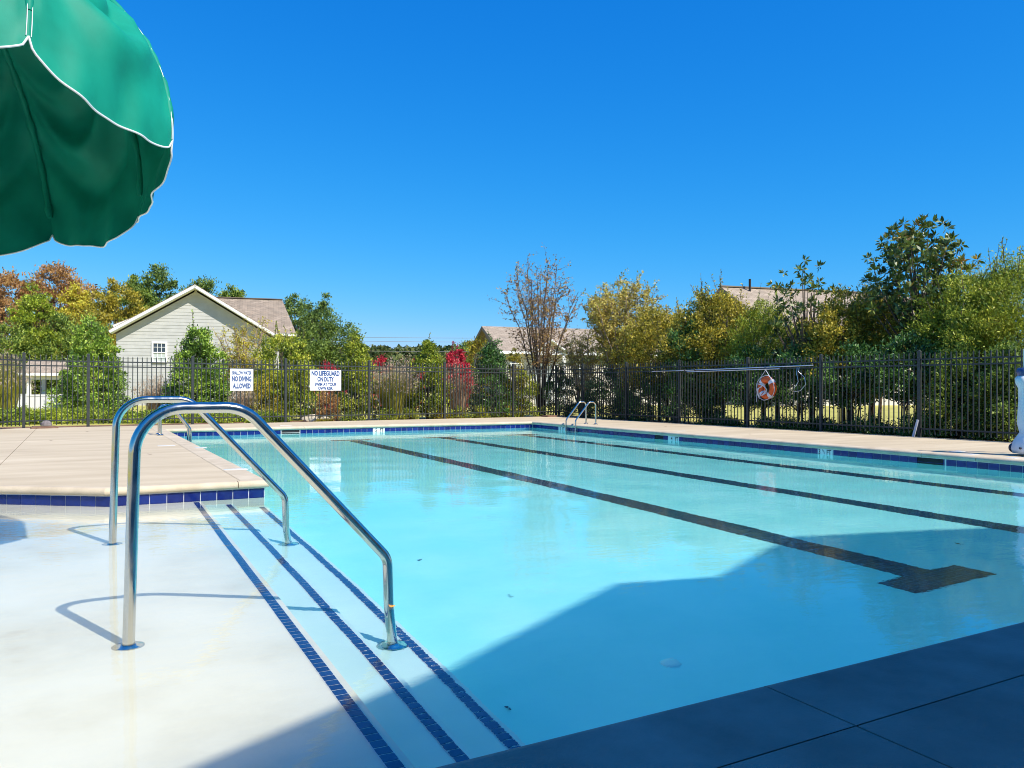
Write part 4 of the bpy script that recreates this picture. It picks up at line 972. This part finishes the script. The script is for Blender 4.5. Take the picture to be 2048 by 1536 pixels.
def myrtle(name, label, px, hw, ytop, depth, nstem, leaf_n, ls, mt, bark, group=None, twigs=14, arch=.0, lowleaf=.35, cat='tree', gz=.09, r=.035):
    """multi-stem small tree: fanning stems, twigs, loose leaves along the twigs"""
    depth = behind(px, hw, depth, .5); b = at(px, 790, depth); H = at(px, ytop, depth)[2]-gz; R = hw*depth/F
    t = thing(name, (b[0], b[1], gz), label, cat, group)
    st, tw = MB(), MB(); LP, LD = [], []
    for s in range(nstem):
        a = 2*math.pi*s/nstem+rng.uniform(-.4, .4); f = math.sqrt(rng.uniform(.05, 1)); hh = H*(1-.28*f*f)*rng.uniform(.86, 1.)
        tip = np.array([R*f*math.cos(a), R*f*math.sin(a), hh])
        b0 = np.array([math.cos(a), math.sin(a), 0])*.10
        pts = []; nn = 7
        wob = rng.normal(0, .04, (nn+1, 2))*R
        for i in range(nn+1):
            u = i/nn; p = b0*(1-u)+tip*np.array([u**1.5, u**1.5, u]); p[:2] += wob[i]*u; p[2] -= arch*H*max(0, u-.7)**1.5*2*f; pts.append(p)
        st.tube([tuple(p) for p in pts], [r*(1-.85*i/nn)+.003 for i in range(nn+1)], 6)
        P_ = np.array(pts)
        for k in range(twigs):
            u = lowleaf+(1-lowleaf)*rng.random()**.8; i = min(nn-1, int(u*nn)); g_ = u*nn-i; p0 = P_[i]*(1-g_)+P_[i+1]*g_
            d = unit(np.array([rng.normal(), rng.normal(), rng.uniform(.1, 1.6)])); ln = H*rng.uniform(.06, .17)*(1.25-u*.5)
            p1 = p0+d*ln*.5; p2 = p1+unit(d+rng.normal(0, .35, 3)+np.array([0, 0, -arch]))*ln*.5
            tw.tube([tuple(p0), tuple(p1), tuple(p2)], [.008, .005, .0025], 3, False)
            m = leaf_n; v = rng.random(m)[:, None]; q_ = np.where(v < .5, p0+(p1-p0)*v*2, p1+(p2-p1)*(v*2-1))+rng.normal(0, .035, (m, 3))
            LP.append(q_); LD.append(unit(d+rng.normal(0, .9, (m, 3))+np.array([0, 0, -.15])))
    LP = np.concatenate(LP); LD = np.concatenate(LD)
    quads('crown', leafquads(LP, LD, ls*rng.uniform(.6, 1.25, len(LP)), .5, .4), mt, t)
    st.build('trunk', bark, t, True); tw.build('twigs', bark, t)['kind'] = 'stuff'
    return t
def grass(name, label, px, hw, ytop, depth, n, mt, group=None, plume=None, gz=.09, wd=.010):
    depth = behind(px, hw, depth, .5); b = at(px, 790, depth); H = at(px, ytop, depth)[2]-gz; R = hw*depth/F
    t = thing(name, (b[0], b[1], gz), label, 'grass clump', group)
    a = rng.uniform(0, 2*np.pi, n); f = rng.random(n)**.6; hh = H*rng.uniform(.55, 1, n); dr_ = np.stack([np.cos(a), np.sin(a)], 1)
    p0 = np.concatenate([dr_*f[:, None]*R*.28, np.zeros((n, 1))], 1)
    pm_ = p0+np.concatenate([dr_*(f*R*.32)[:, None], (hh*.62)[:, None]], 1); pt = p0+np.concatenate([dr_*(f*R*.75)[:, None], (hh*(1-.28*f))[:, None]], 1)
    s = np.concatenate([np.stack([-dr_[:, 1], dr_[:, 0]], 1), np.zeros((n, 1))], 1)*wd/2
    V = np.concatenate([np.stack([p0-s, p0+s, pm_+s, pm_-s], 1), np.stack([pm_-s, pm_+s, pt+s*.15, pt-s*.15], 1)], 0).reshape(-1, 3)
    o = quads('blades', V, mt, t)
    if plume is not None:
        m = n//7; i = rng.integers(0, n, m*14); P = pt[i]*(1)+rng.normal(0, .03, (m*14, 3))+np.array([0, 0, .04]); quads('plumes', leafquads(P, unit(rng.normal(size=(m*14, 3))+np.array([0, 0, 1.5])), np.full(m*14, .07), .25), plume, t)
    return t
S3 = lambda a, b, c, d=None: [(.08, a), (.4, b), (.75, c)]+([(.95, d)] if d else [])
HOLLY = leafmat('holly_leaf', S3((0.020, 0.050, 0.006), (0.102, 0.204, 0.024), (0.360, 0.522, 0.058), (0.675, 0.720, 0.120)), .45, 0.15, .5)
BRIGHT = leafmat('bright_shrub_leaf', S3((.035, .07, .008), (.20, .27, .024), (.50, .52, .05), (.68, .60, .08)), .5, .22)
DARKG = leafmat('dark_evergreen_leaf', S3((0.009, 0.028, 0.006), (0.042, 0.108, 0.021), (0.126, 0.270, 0.051), (0.300, 0.469, 0.090)), .45, 0.12, .5)
MAGN = leafmat('magnolia_leaf', S3((0.010, 0.026, 0.006), (0.052, 0.104, 0.017), (0.203, 0.250, 0.037), (0.552, 0.244, 0.052)), .42, 0.12, .6)
OLIVE = leafmat('olive_yellow_leaf', S3((.05, .055, .008), (.24, .22, .022), (.56, .44, .045), (.70, .55, .08)), .5, .25)
YELLOW = leafmat('ochre_autumn_leaf', S3((0.094, 0.070, 0.008), (0.416, 0.302, 0.025), (0.720, 0.655, 0.062), (0.720, 0.720, 0.156)), .55, 0.25)
RUST = leafmat('rust_autumn_leaf', S3((.10, .045, .018), (.34, .17, .06), (.54, .31, .11), (.60, .42, .14)), .6, .25)
PLUM = leafmat('plum_brown_leaf', S3((0.104, 0.058, 0.052), (0.286, 0.156, 0.078), (0.468, 0.312, 0.078), (0.598, 0.312, 0.130)), .5, 0.25)
TANL = leafmat('tan_gold_leaf', S3((0.088, 0.076, 0.014), (0.374, 0.291, 0.046), (0.720, 0.593, 0.137), (0.488, 0.520, 0.078)), .55, 0.25)
RED = leafmat('crimson_leaf', S3((.24, .010, .025), (.58, .03, .065), (.72, .08, .11), (.66, .20, .16)), .5, .3)
LIME = leafmat('lime_tree_leaf', S3((0.032, 0.059, 0.006), (0.160, 0.240, 0.019), (0.480, 0.552, 0.048)), .5, .25)
HEDGE = leafmat('clipped_hedge_leaf', S3((0.023, 0.045, 0.004), (0.136, 0.208, 0.019), (0.456, 0.540, 0.058), (0.625, 0.625, 0.080)), .5, .25)
MIDG = leafmat('mid_green_tree_leaf', S3((0.024, 0.054, 0.011), (0.120, 0.204, 0.034), (0.378, 0.468, 0.072), (0.637, 0.562, 0.105)), .55, 0.25)
PINE = leafmat('dark_oak_leaf', S3((0.015, 0.035, 0.009), (0.073, 0.135, 0.029), (0.234, 0.328, 0.062)), .55, 0.25)
GRASSY = leafmat('yellow_green_blade', S3((0.156, 0.182, 0.026), (0.338, 0.338, 0.052), (0.546, 0.494, 0.091)), .5, 0.40)
DRYG = leafmat('dry_pink_blade', S3((.24, .15, .09), (.42, .29, .19), (.56, .42, .28)), .7, .3)
PLUMEM = leafmat('tan_plume', S3((.34, .24, .16), (.50, .38, .27), (.62, .50, .38)), .8, .3)

# far woods, one mass on the skyline
FWO = MB(); Vs = []
for k in range(150):
    px = rng.uniform(540, 1010); dp = rng.uniform(150, 210); c = at(px, 790, dp); h = (776-rng.uniform(693, 707))*dp/F+1.1
    n = 420; zc = rng.random(n)**.7*h; rad = rng.uniform(3.5, 6)*np.sqrt(np.clip(1-(zc/h)**2.5, .05, 1)); a = rng.uniform(0, 6.28, n)
    P = np.stack([c[0]+rad*np.cos(a), c[1]+rad*np.sin(a), zc], 1); D = unit(rng.normal(size=(n, 3))+np.array([0, 0, .5])); Vs.append(leafquads(P, D, rng.uniform(.5, 1.0, n), .8, .6))
o = quads('far_woods', np.concatenate(Vs), leafmat('far_woods_leaf', S3((.03, .06, .02), (.07, .11, .03), (.14, .16, .04), (.22, .18, .05)), .7, .2), None); o['kind'] = 'stuff'

# background trees behind the houses
BT = 'tall trees behind the left house'
plant('autumn_tree', 'tall rust orange tree at the left picture border', 'tree', 10, 75, 548, 72, 'oval', 221, 119, 0.269, RUST, clr=.13, group=BT, r=.25, z0=.02, jag=.16, n_limb=40)
plant('autumn_tree', 'tallest rust orange tree under the umbrella, left of the gap in the skyline', 'tree', 110, 72, 530, 74, 'oval', 247, 119, 0.269, RUST, clr=.13, group=BT, r=.25, z0=.02, jag=.16, n_limb=40)
plant('autumn_tree', 'gold and orange tree right of the tallest rust tree', 'tree', 158, 42, 572, 70, 'oval', 143, 119, 0.243, YELLOW, clr=.15, group=BT, r=.2, z0=.02)
plant('lime_tree', 'lime green tree in front of the rust orange trees', 'tree', 72, 46, 582, 58, 'round', 143, 136, 0.192, LIME, clr=.16, group=BT, r=.18, z0=.05)
plant('leafy_tree', 'mixed olive green tree left of the house gable', 'tree', 232, 62, 566, 66, 'round', 208, 136, 0.230, OLIVE, clr=.14, group=BT, r=.2, z0=.03)
plant('leafy_tree', 'green understory tree at the left border above the pavilion', 'tree', 15, 70, 655, 56, 'dome', 156, 136, 0.179, MIDG, clr=.16, group=BT, r=.18, z0=.02)
plant('leafy_tree', 'green understory tree between the pavilion and the left holly', 'tree', 118, 62, 640, 58, 'dome', 156, 136, 0.179, MIDG, clr=.16, group=BT, r=.18, z0=.02)
plant('leafy_tree', 'low olive tree just left of the house rake', 'tree', 190, 48, 632, 62, 'round', 130, 136, 0.179, OLIVE, clr=.16, group=BT, r=.18, z0=.02)
plant('oak_tree', 'dark green oak over the left end of the house roof', 'tree', 318, 62, 545, 82, 'round', 195, 136, 0.269, PINE, clr=.14, group=BT, r=.3, z0=.1, jag=.15)
plant('oak_tree', 'dark green oak directly behind the gable peak', 'tree', 408, 62, 560, 84, 'round', 195, 136, 0.269, PINE, clr=.14, group=BT, r=.3, z0=.1, jag=.15)
plant('oak_tree', 'dark green oak over the right roof wing', 'tree', 462, 42, 575, 84, 'round', 143, 136, 0.269, MIDG, clr=.15, group=BT, r=.3, z0=.1)
plant('oak_tree', 'olive oak between the two dark oaks and the orange trees', 'tree', 262, 45, 556, 80, 'round', 156, 136, 0.256, MIDG, clr=.15, group=BT, r=.3, z0=.1)
plant('pin_oak', 'open green oak at the right end of the house', 'tree', 590, 46, 600, 62, 'tree', 117, 119, 0.192, PINE, clr=.17, group=BT, r=.2, jag=.2, n_limb=40)
plant('pin_oak', 'broad green oak right of the house against the sky', 'tree', 645, 56, 605, 66, 'tree', 143, 127, 0.205, PINE, clr=.16, group=BT, r=.22, jag=.2, n_limb=40)
plant('leafy_tree', 'distant dark tree left of the middle house', 'tree', 935, 30, 686, 80, 'dome', 78, 119, 0.224, PINE, clr=.2, r=.2)
plant('leafy_tree', 'tree top showing over the middle house ridge', 'tree', 1008, 14, 653, 70, 'tree', 39, 102, 0.192, PINE, clr=.25, r=.15)

# planting right behind the far fence
FP = 'shrubs planted along the far fence'
plant('holly_tree', 'tall pointed holly in front of the left corner of the grey house', 'shrub', 186, 62, 640, 25.5, 'cone', 380, 80, .085, HOLLY, clr=.11, group=FP, r=.06, tips=20)
plant('holly_tree', 'pointed holly right of the small house window', 'shrub', 394, 60, 655, 25.0, 'cone', 380, 80, .085, HOLLY, clr=.11, group=FP, r=.06, tips=16)
plant('holly_tree', 'broad holly behind and right of the SHALLOW WATER sign', 'shrub', 566, 58, 662, 25.5, 'column', 190, 80, .085, BRIGHT, clr=.13, group=FP, r=.06, tips=14)
plant('holly_tree', 'yellow green holly right of the NO LIFEGUARD sign', 'shrub', 712, 44, 668, 25.0, 'cone', 170, 80, .085, BRIGHT, clr=.13, group=FP, r=.05, tips=14)
plant('holly_tree', 'young green holly left of the red shrub', 'shrub', 855, 44, 685, 25.0, 'cone', 170, 80, .085, BRIGHT, clr=.13, group=FP, r=.05, tips=12)
myrtle('crape_myrtle', 'ochre yellow crape myrtle in front of the house wall, with bare top twigs', 492, 62, 612, 26.5, 16, 14, .06, YELLOW, PALEBARK, FP, twigs=26, lowleaf=.25)
plant('leafy_shrub', 'dense ochre lower mass of the yellow shrub beside the SHALLOW WATER sign', 'shrub', 492, 54, 672, 26.8, 'round', 110, 70, .07, YELLOW, clr=.15, group=FP, r=.04)
plant('leafy_shrub', 'low olive shrub behind the fence under the SHALLOW WATER sign', 'shrub', 520, 45, 765, 24.6, 'dome', 70, 70, .06, OLIVE, clr=.18, group=FP, r=.03)
plant('leafy_shrub', 'green shrub between the two white signs', 'shrub', 602, 44, 722, 25.2, 'dome', 100, 80, .075, BRIGHT, clr=.16, group=FP, r=.03)
plant('leafy_shrub', 'rust brown shrub under the NO LIFEGUARD sign', 'shrub', 655, 26, 782, 24.4, 'dome', 50, 60, .06, RUST, clr=.2, group=FP, r=.02)
plant('red_shrub', 'dark red shrub just above the NO LIFEGUARD sign', 'shrub', 658, 24, 720, 30, 'round', 60, 60, .08, RED, clr=.2, group=FP, r=.03)
plant('red_shrub', 'red shrub above the tan shed', 'shrub', 762, 26, 713, 33, 'round', 60, 60, .09, RED, clr=.2, group=FP, r=.03)
plant('red_shrub', 'small red shrub left of the young green holly', 'shrub', 832, 15, 718, 33, 'round', 40, 60, .08, RED, clr=.2, group=FP, r=.03)
plant('red_shrub', 'bright crimson shrub, the largest red one, beside the dark evergreen', 'shrub', 913, 29, 700, 26.5, 'oval', 150, 80, .085, RED, clr=.15, group=FP, r=.03, tips=8)
plant('leafy_shrub', 'gold leaved shrub over the crimson one, in front of the middle house gable', 'shrub', 958, 34, 674, 29, 'round', 90, 70, .08, YELLOW, clr=.17, group=FP, r=.04)
plant('evergreen_shrub', 'large dark evergreen shrub right of the crimson one', 'shrub', 985, 52, 688, 25.2, 'cone', 210, 85, .075, DARKG, clr=.13, group=FP, r=.05, tips=8)
plant('leafy_shrub', 'yellow green shrub right of the dark evergreen', 'shrub', 1046, 32, 742, 25.4, 'dome', 90, 75, .065, BRIGHT, clr=.16, group=FP, r=.03)
plant('leafy_shrub', 'upright yellow shrub against the middle house window', 'shrub', 1030, 22, 700, 27, 'column', 70, 70, .07, OLIVE, clr=.18, group=FP, r=.03)
plant('evergreen_shrub', 'slim dark shrub beside the far ladder at the fence corner', 'shrub', 1118, 32, 738, 25.4, 'column', 110, 80, .065, DARKG, clr=.15, group=FP, r=.04)
grass('ornamental_grass', 'tall yellow green ornamental grass in front of the tan shed', 785, 52, 716, 25.0, 1500, GRASSY, FP, PLUMEM)
grass('ornamental_grass', 'dry tan ornamental grass right of the yellow green clump', 818, 34, 704, 26.0, 700, DRYG, FP, PLUMEM)
grass('ornamental_grass', 'tan plumed grass in front of the crimson shrub', 915, 42, 722, 24.6, 800, DRYG, FP, PLUMEM)
grass('ornamental_grass', 'dry pinkish grass clump against the grey house wall', 318, 50, 748, 25.2, 1000, DRYG, FP, PLUMEM)
grass('ornamental_grass', 'dry grass clump below the SHALLOW WATER sign', 484, 26, 772, 24.0, 500, DRYG, FP, PLUMEM)
grass('ornamental_grass', 'tan grass and brush at the left picture border behind the fence', 12, 48, 700, 24.0, 1100, GRASSY, FP, PLUMEM)
LS = 'low round shrubs at the foot of the far fence'
for px, w_, y, lab in ((776, 22, 812, 'low round shrub under the yellow green grass'), (820, 22, 815, 'low round shrub under the dry tan grass'), (915, 24, 812, 'low round shrub under the crimson bush'), (880, 20, 818, 'low round shrub left of the fence post by the crimson bush'), (960, 22, 812, 'low round shrub under the dark evergreen'), (1005, 24, 815, 'low round shrub right of the dark evergreen foot'), (705, 26, 820, 'low shrub under the yellow green holly'), (650, 20, 838, 'low grassy shrub in front of the pale boulders')):
    plant('low_shrub', lab, 'shrub', px, w_*.8, y+4, 23.9, 'dome', 40, 60, .045, BRIGHT if w_ > 21 else OLIVE, clr=.22, group=LS, r=.015, n_limb=8)
# clipped low hedge along the left fence, in lengths
HG = 'low hedge lengths along the left fence'
for i, (px, y, dp, lab) in enumerate(((-20, 817, 21.6, 'low hedge length at the left picture border'), (45, 821, 22.2, 'low hedge length beside the first fence post, in front of the white fence'), (108, 822, 22.8, 'low hedge length in front of the white vinyl fence section'), (172, 822, 23.1, 'low hedge length under the tallest left holly'), (240, 824, 23.3, 'low hedge length seen left of the rear handrail'), (310, 826, 23.4, 'low hedge length framed by the handrails'), (380, 828, 23.5, 'low hedge length under the second holly'), (450, 830, 23.6, 'low hedge length left of the fence post under the SHALLOW WATER sign'), (530, 831, 23.7, 'low hedge length between the signs'))):
    plant('low_hedge', lab, 'hedge', px, 46, y, dp, 'dome', 130, 100, .062, HEDGE, clr=.14, group=HG, r=.015, n_limb=10, inner=.1)

# trees and shrubs behind the right fence
RP = 'hedge trees behind the right fence'
myrtle('crape_myrtle', 'tall bare crape myrtle with plum brown leaves at the fence corner', 1082, 76, 484, 26.5, 17, 19, .078, PLUM, BARK, None, twigs=26, lowleaf=.3, r=.032)
myrtle('crape_myrtle', 'sparse olive crape myrtle with arching twigs right of the tall bare one', 1245, 112, 528, 25.5, 28, 36, .085, TANL, PALEBARK, None, twigs=32, arch=.25, lowleaf=.3, r=.04)
myrtle('crape_myrtle', 'tan twiggy crape myrtle leaning over the fence left of the rescue pole', 1165, 62, 640, 24.5, 20, 16, .06, TANL, PALEBARK, None, twigs=26, arch=.5, lowleaf=.3, r=.03)
plant('leafy_tree', 'gold olive tree left of the life ring', 'tree', 1330, 84, 622, 24, 'round', 262, 93, 0.083, OLIVE, clr=.15, group=RP, r=.06, stems=3, tips=22, z0=.22)
plant('leafy_tree', 'olive tree above the life ring with thin top shoots', 'tree', 1432, 88, 592, 23, 'oval', 332, 99, 0.083, OLIVE, clr=.14, group=RP, r=.07, stems=3, tips=34, z0=.2)
plant('evergreen_tree', 'dark evergreen mass between the gold and olive trees', 'tree', 1395, 66, 630, 22, 'round', 202, 93, 0.083, DARKG, clr=.15, group=RP, r=.06, stems=2, z0=.2)
plant('willowy_tree', 'feathery yellow green tree right of the olive one, under the tan roof', 'tree', 1530, 74, 610, 22, 'oval', 332, 99, 0.077, BRIGHT, clr=.15, group=RP, r=.06, stems=3, tips=36, z0=.18, Wf=.28)
plant('magnolia_tree', 'open magnolia with bare twigs before the tan roof', 'tree', 1610, 74, 522, 20.5, 'oval', 105, 16, .15, MAGN, group=RP, r=.06, rosette=True, Wf=.36, z0=.3, jag=.25, n_limb=60, inner=.3, stems=2)
plant('leafy_tree', 'rusty olive tree at the foot of the tall magnolia', 'tree', 1690, 84, 598, 20, 'round', 332, 99, 0.083, OLIVE, clr=.14, group=RP, r=.06, stems=3, tips=24, z0=.22)
plant('magnolia_tree', 'tallest tree at right, a dark glossy magnolia with bronze leaf undersides', 'tree', 1838, 104, 446, 19, 'tree', 360, 18, .155, MAGN, group=RP, r=.09, rosette=True, Wf=.38, z0=.28, jag=.2, n_limb=80, inner=.25)
plant('willowy_tree', 'yellow green tree beside the tall magnolia on its left', 'tree', 1745, 66, 580, 20.5, 'oval', 297, 99, 0.077, OLIVE, clr=.15, group=RP, r=.05, stems=3, tips=30, z0=.25, Wf=.3)
plant('willowy_tree', 'feathery yellow green tree right of the tall magnolia', 'tree', 1925, 84, 548, 18, 'oval', 367, 104, 0.077, BRIGHT, clr=.14, group=RP, r=.06, stems=3, tips=34, z0=.16, Wf=.3)
plant('willowy_tree', 'feathery green tree at the right picture border', 'tree', 2035, 115, 528, 17, 'oval', 546, 110, 0.077, BRIGHT, clr=.14, group=RP, r=.06, stems=3, tips=34, z0=.14, Wf=.3)
plant('evergreen_shrub', 'dark hedge shrub under the sparse olive crape myrtle', 'shrub', 1215, 52, 745, 22.8, 'dome', 134, 93, 0.069, DARKG, clr=.15, group=RP, r=.022, stems=3)
plant('evergreen_shrub', 'dark hedge shrub left of the rescue pole', 'shrub', 1300, 50, 740, 22.0, 'dome', 116, 93, 0.069, DARKG, clr=.15, group=RP, r=.022, stems=3)
plant('evergreen_shrub', 'dark shrub behind the fence below the rescue pole', 'shrub', 1388, 54, 706, 21.2, 'dome', 134, 93, 0.076, DARKG, clr=.15, group=RP, r=.022, stems=3, z0=.12)
plant('evergreen_shrub', 'dark shrub behind the life ring', 'shrub', 1500, 60, 700, 20.4, 'round', 134, 93, 0.076, DARKG, clr=.15, group=RP, r=.022, stems=3, z0=.30)
plant('evergreen_shrub', 'dark shrub right of the life ring', 'shrub', 1600, 56, 694, 19.4, 'round', 126, 93, 0.076, DARKG, clr=.15, group=RP, r=.022, stems=3, z0=.25)
plant('evergreen_shrub', 'dark shrub behind the fence left of the tall magnolia trunk', 'shrub', 1705, 64, 690, 18.4, 'round', 134, 93, 0.081, DARKG, clr=.15, group=RP, r=.022, stems=3, z0=.33)
plant('evergreen_shrub', 'dark shrub under the tall magnolia', 'shrub', 1810, 62, 680, 17.6, 'round', 134, 93, 0.081, DARKG, clr=.15, group=RP, r=.022, stems=3, z0=.36)
plant('leafy_shrub', 'green shrub behind the fence right of the tall magnolia', 'shrub', 1915, 62, 690, 16.9, 'dome', 262, 99, 0.072, MIDG, clr=.15, group=RP, r=.05, z0=.1)
plant('leafy_shrub', 'green shrub behind the pool lift', 'shrub', 2015, 66, 690, 15.8, 'dome', 262, 99, 0.072, MIDG, clr=.15, group=RP, r=.05, z0=.06)
LR = 'low shrubs at the foot of the right fence'
for px, w_, y, dp, lab in ((1445, 40, 838, 20.2, 'low dark shrub under the rescue pole'), (1560, 46, 838, 19.0, 'low dark shrub below the life ring'), (1640, 40, 842, 18.2, 'low dark shrub at the foot of the right fence past the life ring'), (1745, 50, 838, 17.4, 'low dark shrub left of the tall magnolia foot'), (1850, 46, 826, 16.6, 'low dark shrub right of the leaning tube stub')):
    plant('low_shrub', lab, 'shrub', px, w_, y, dp, 'dome', 70, 70, .055, DARKG, clr=.2, group=LR, r=.015, n_limb=8)
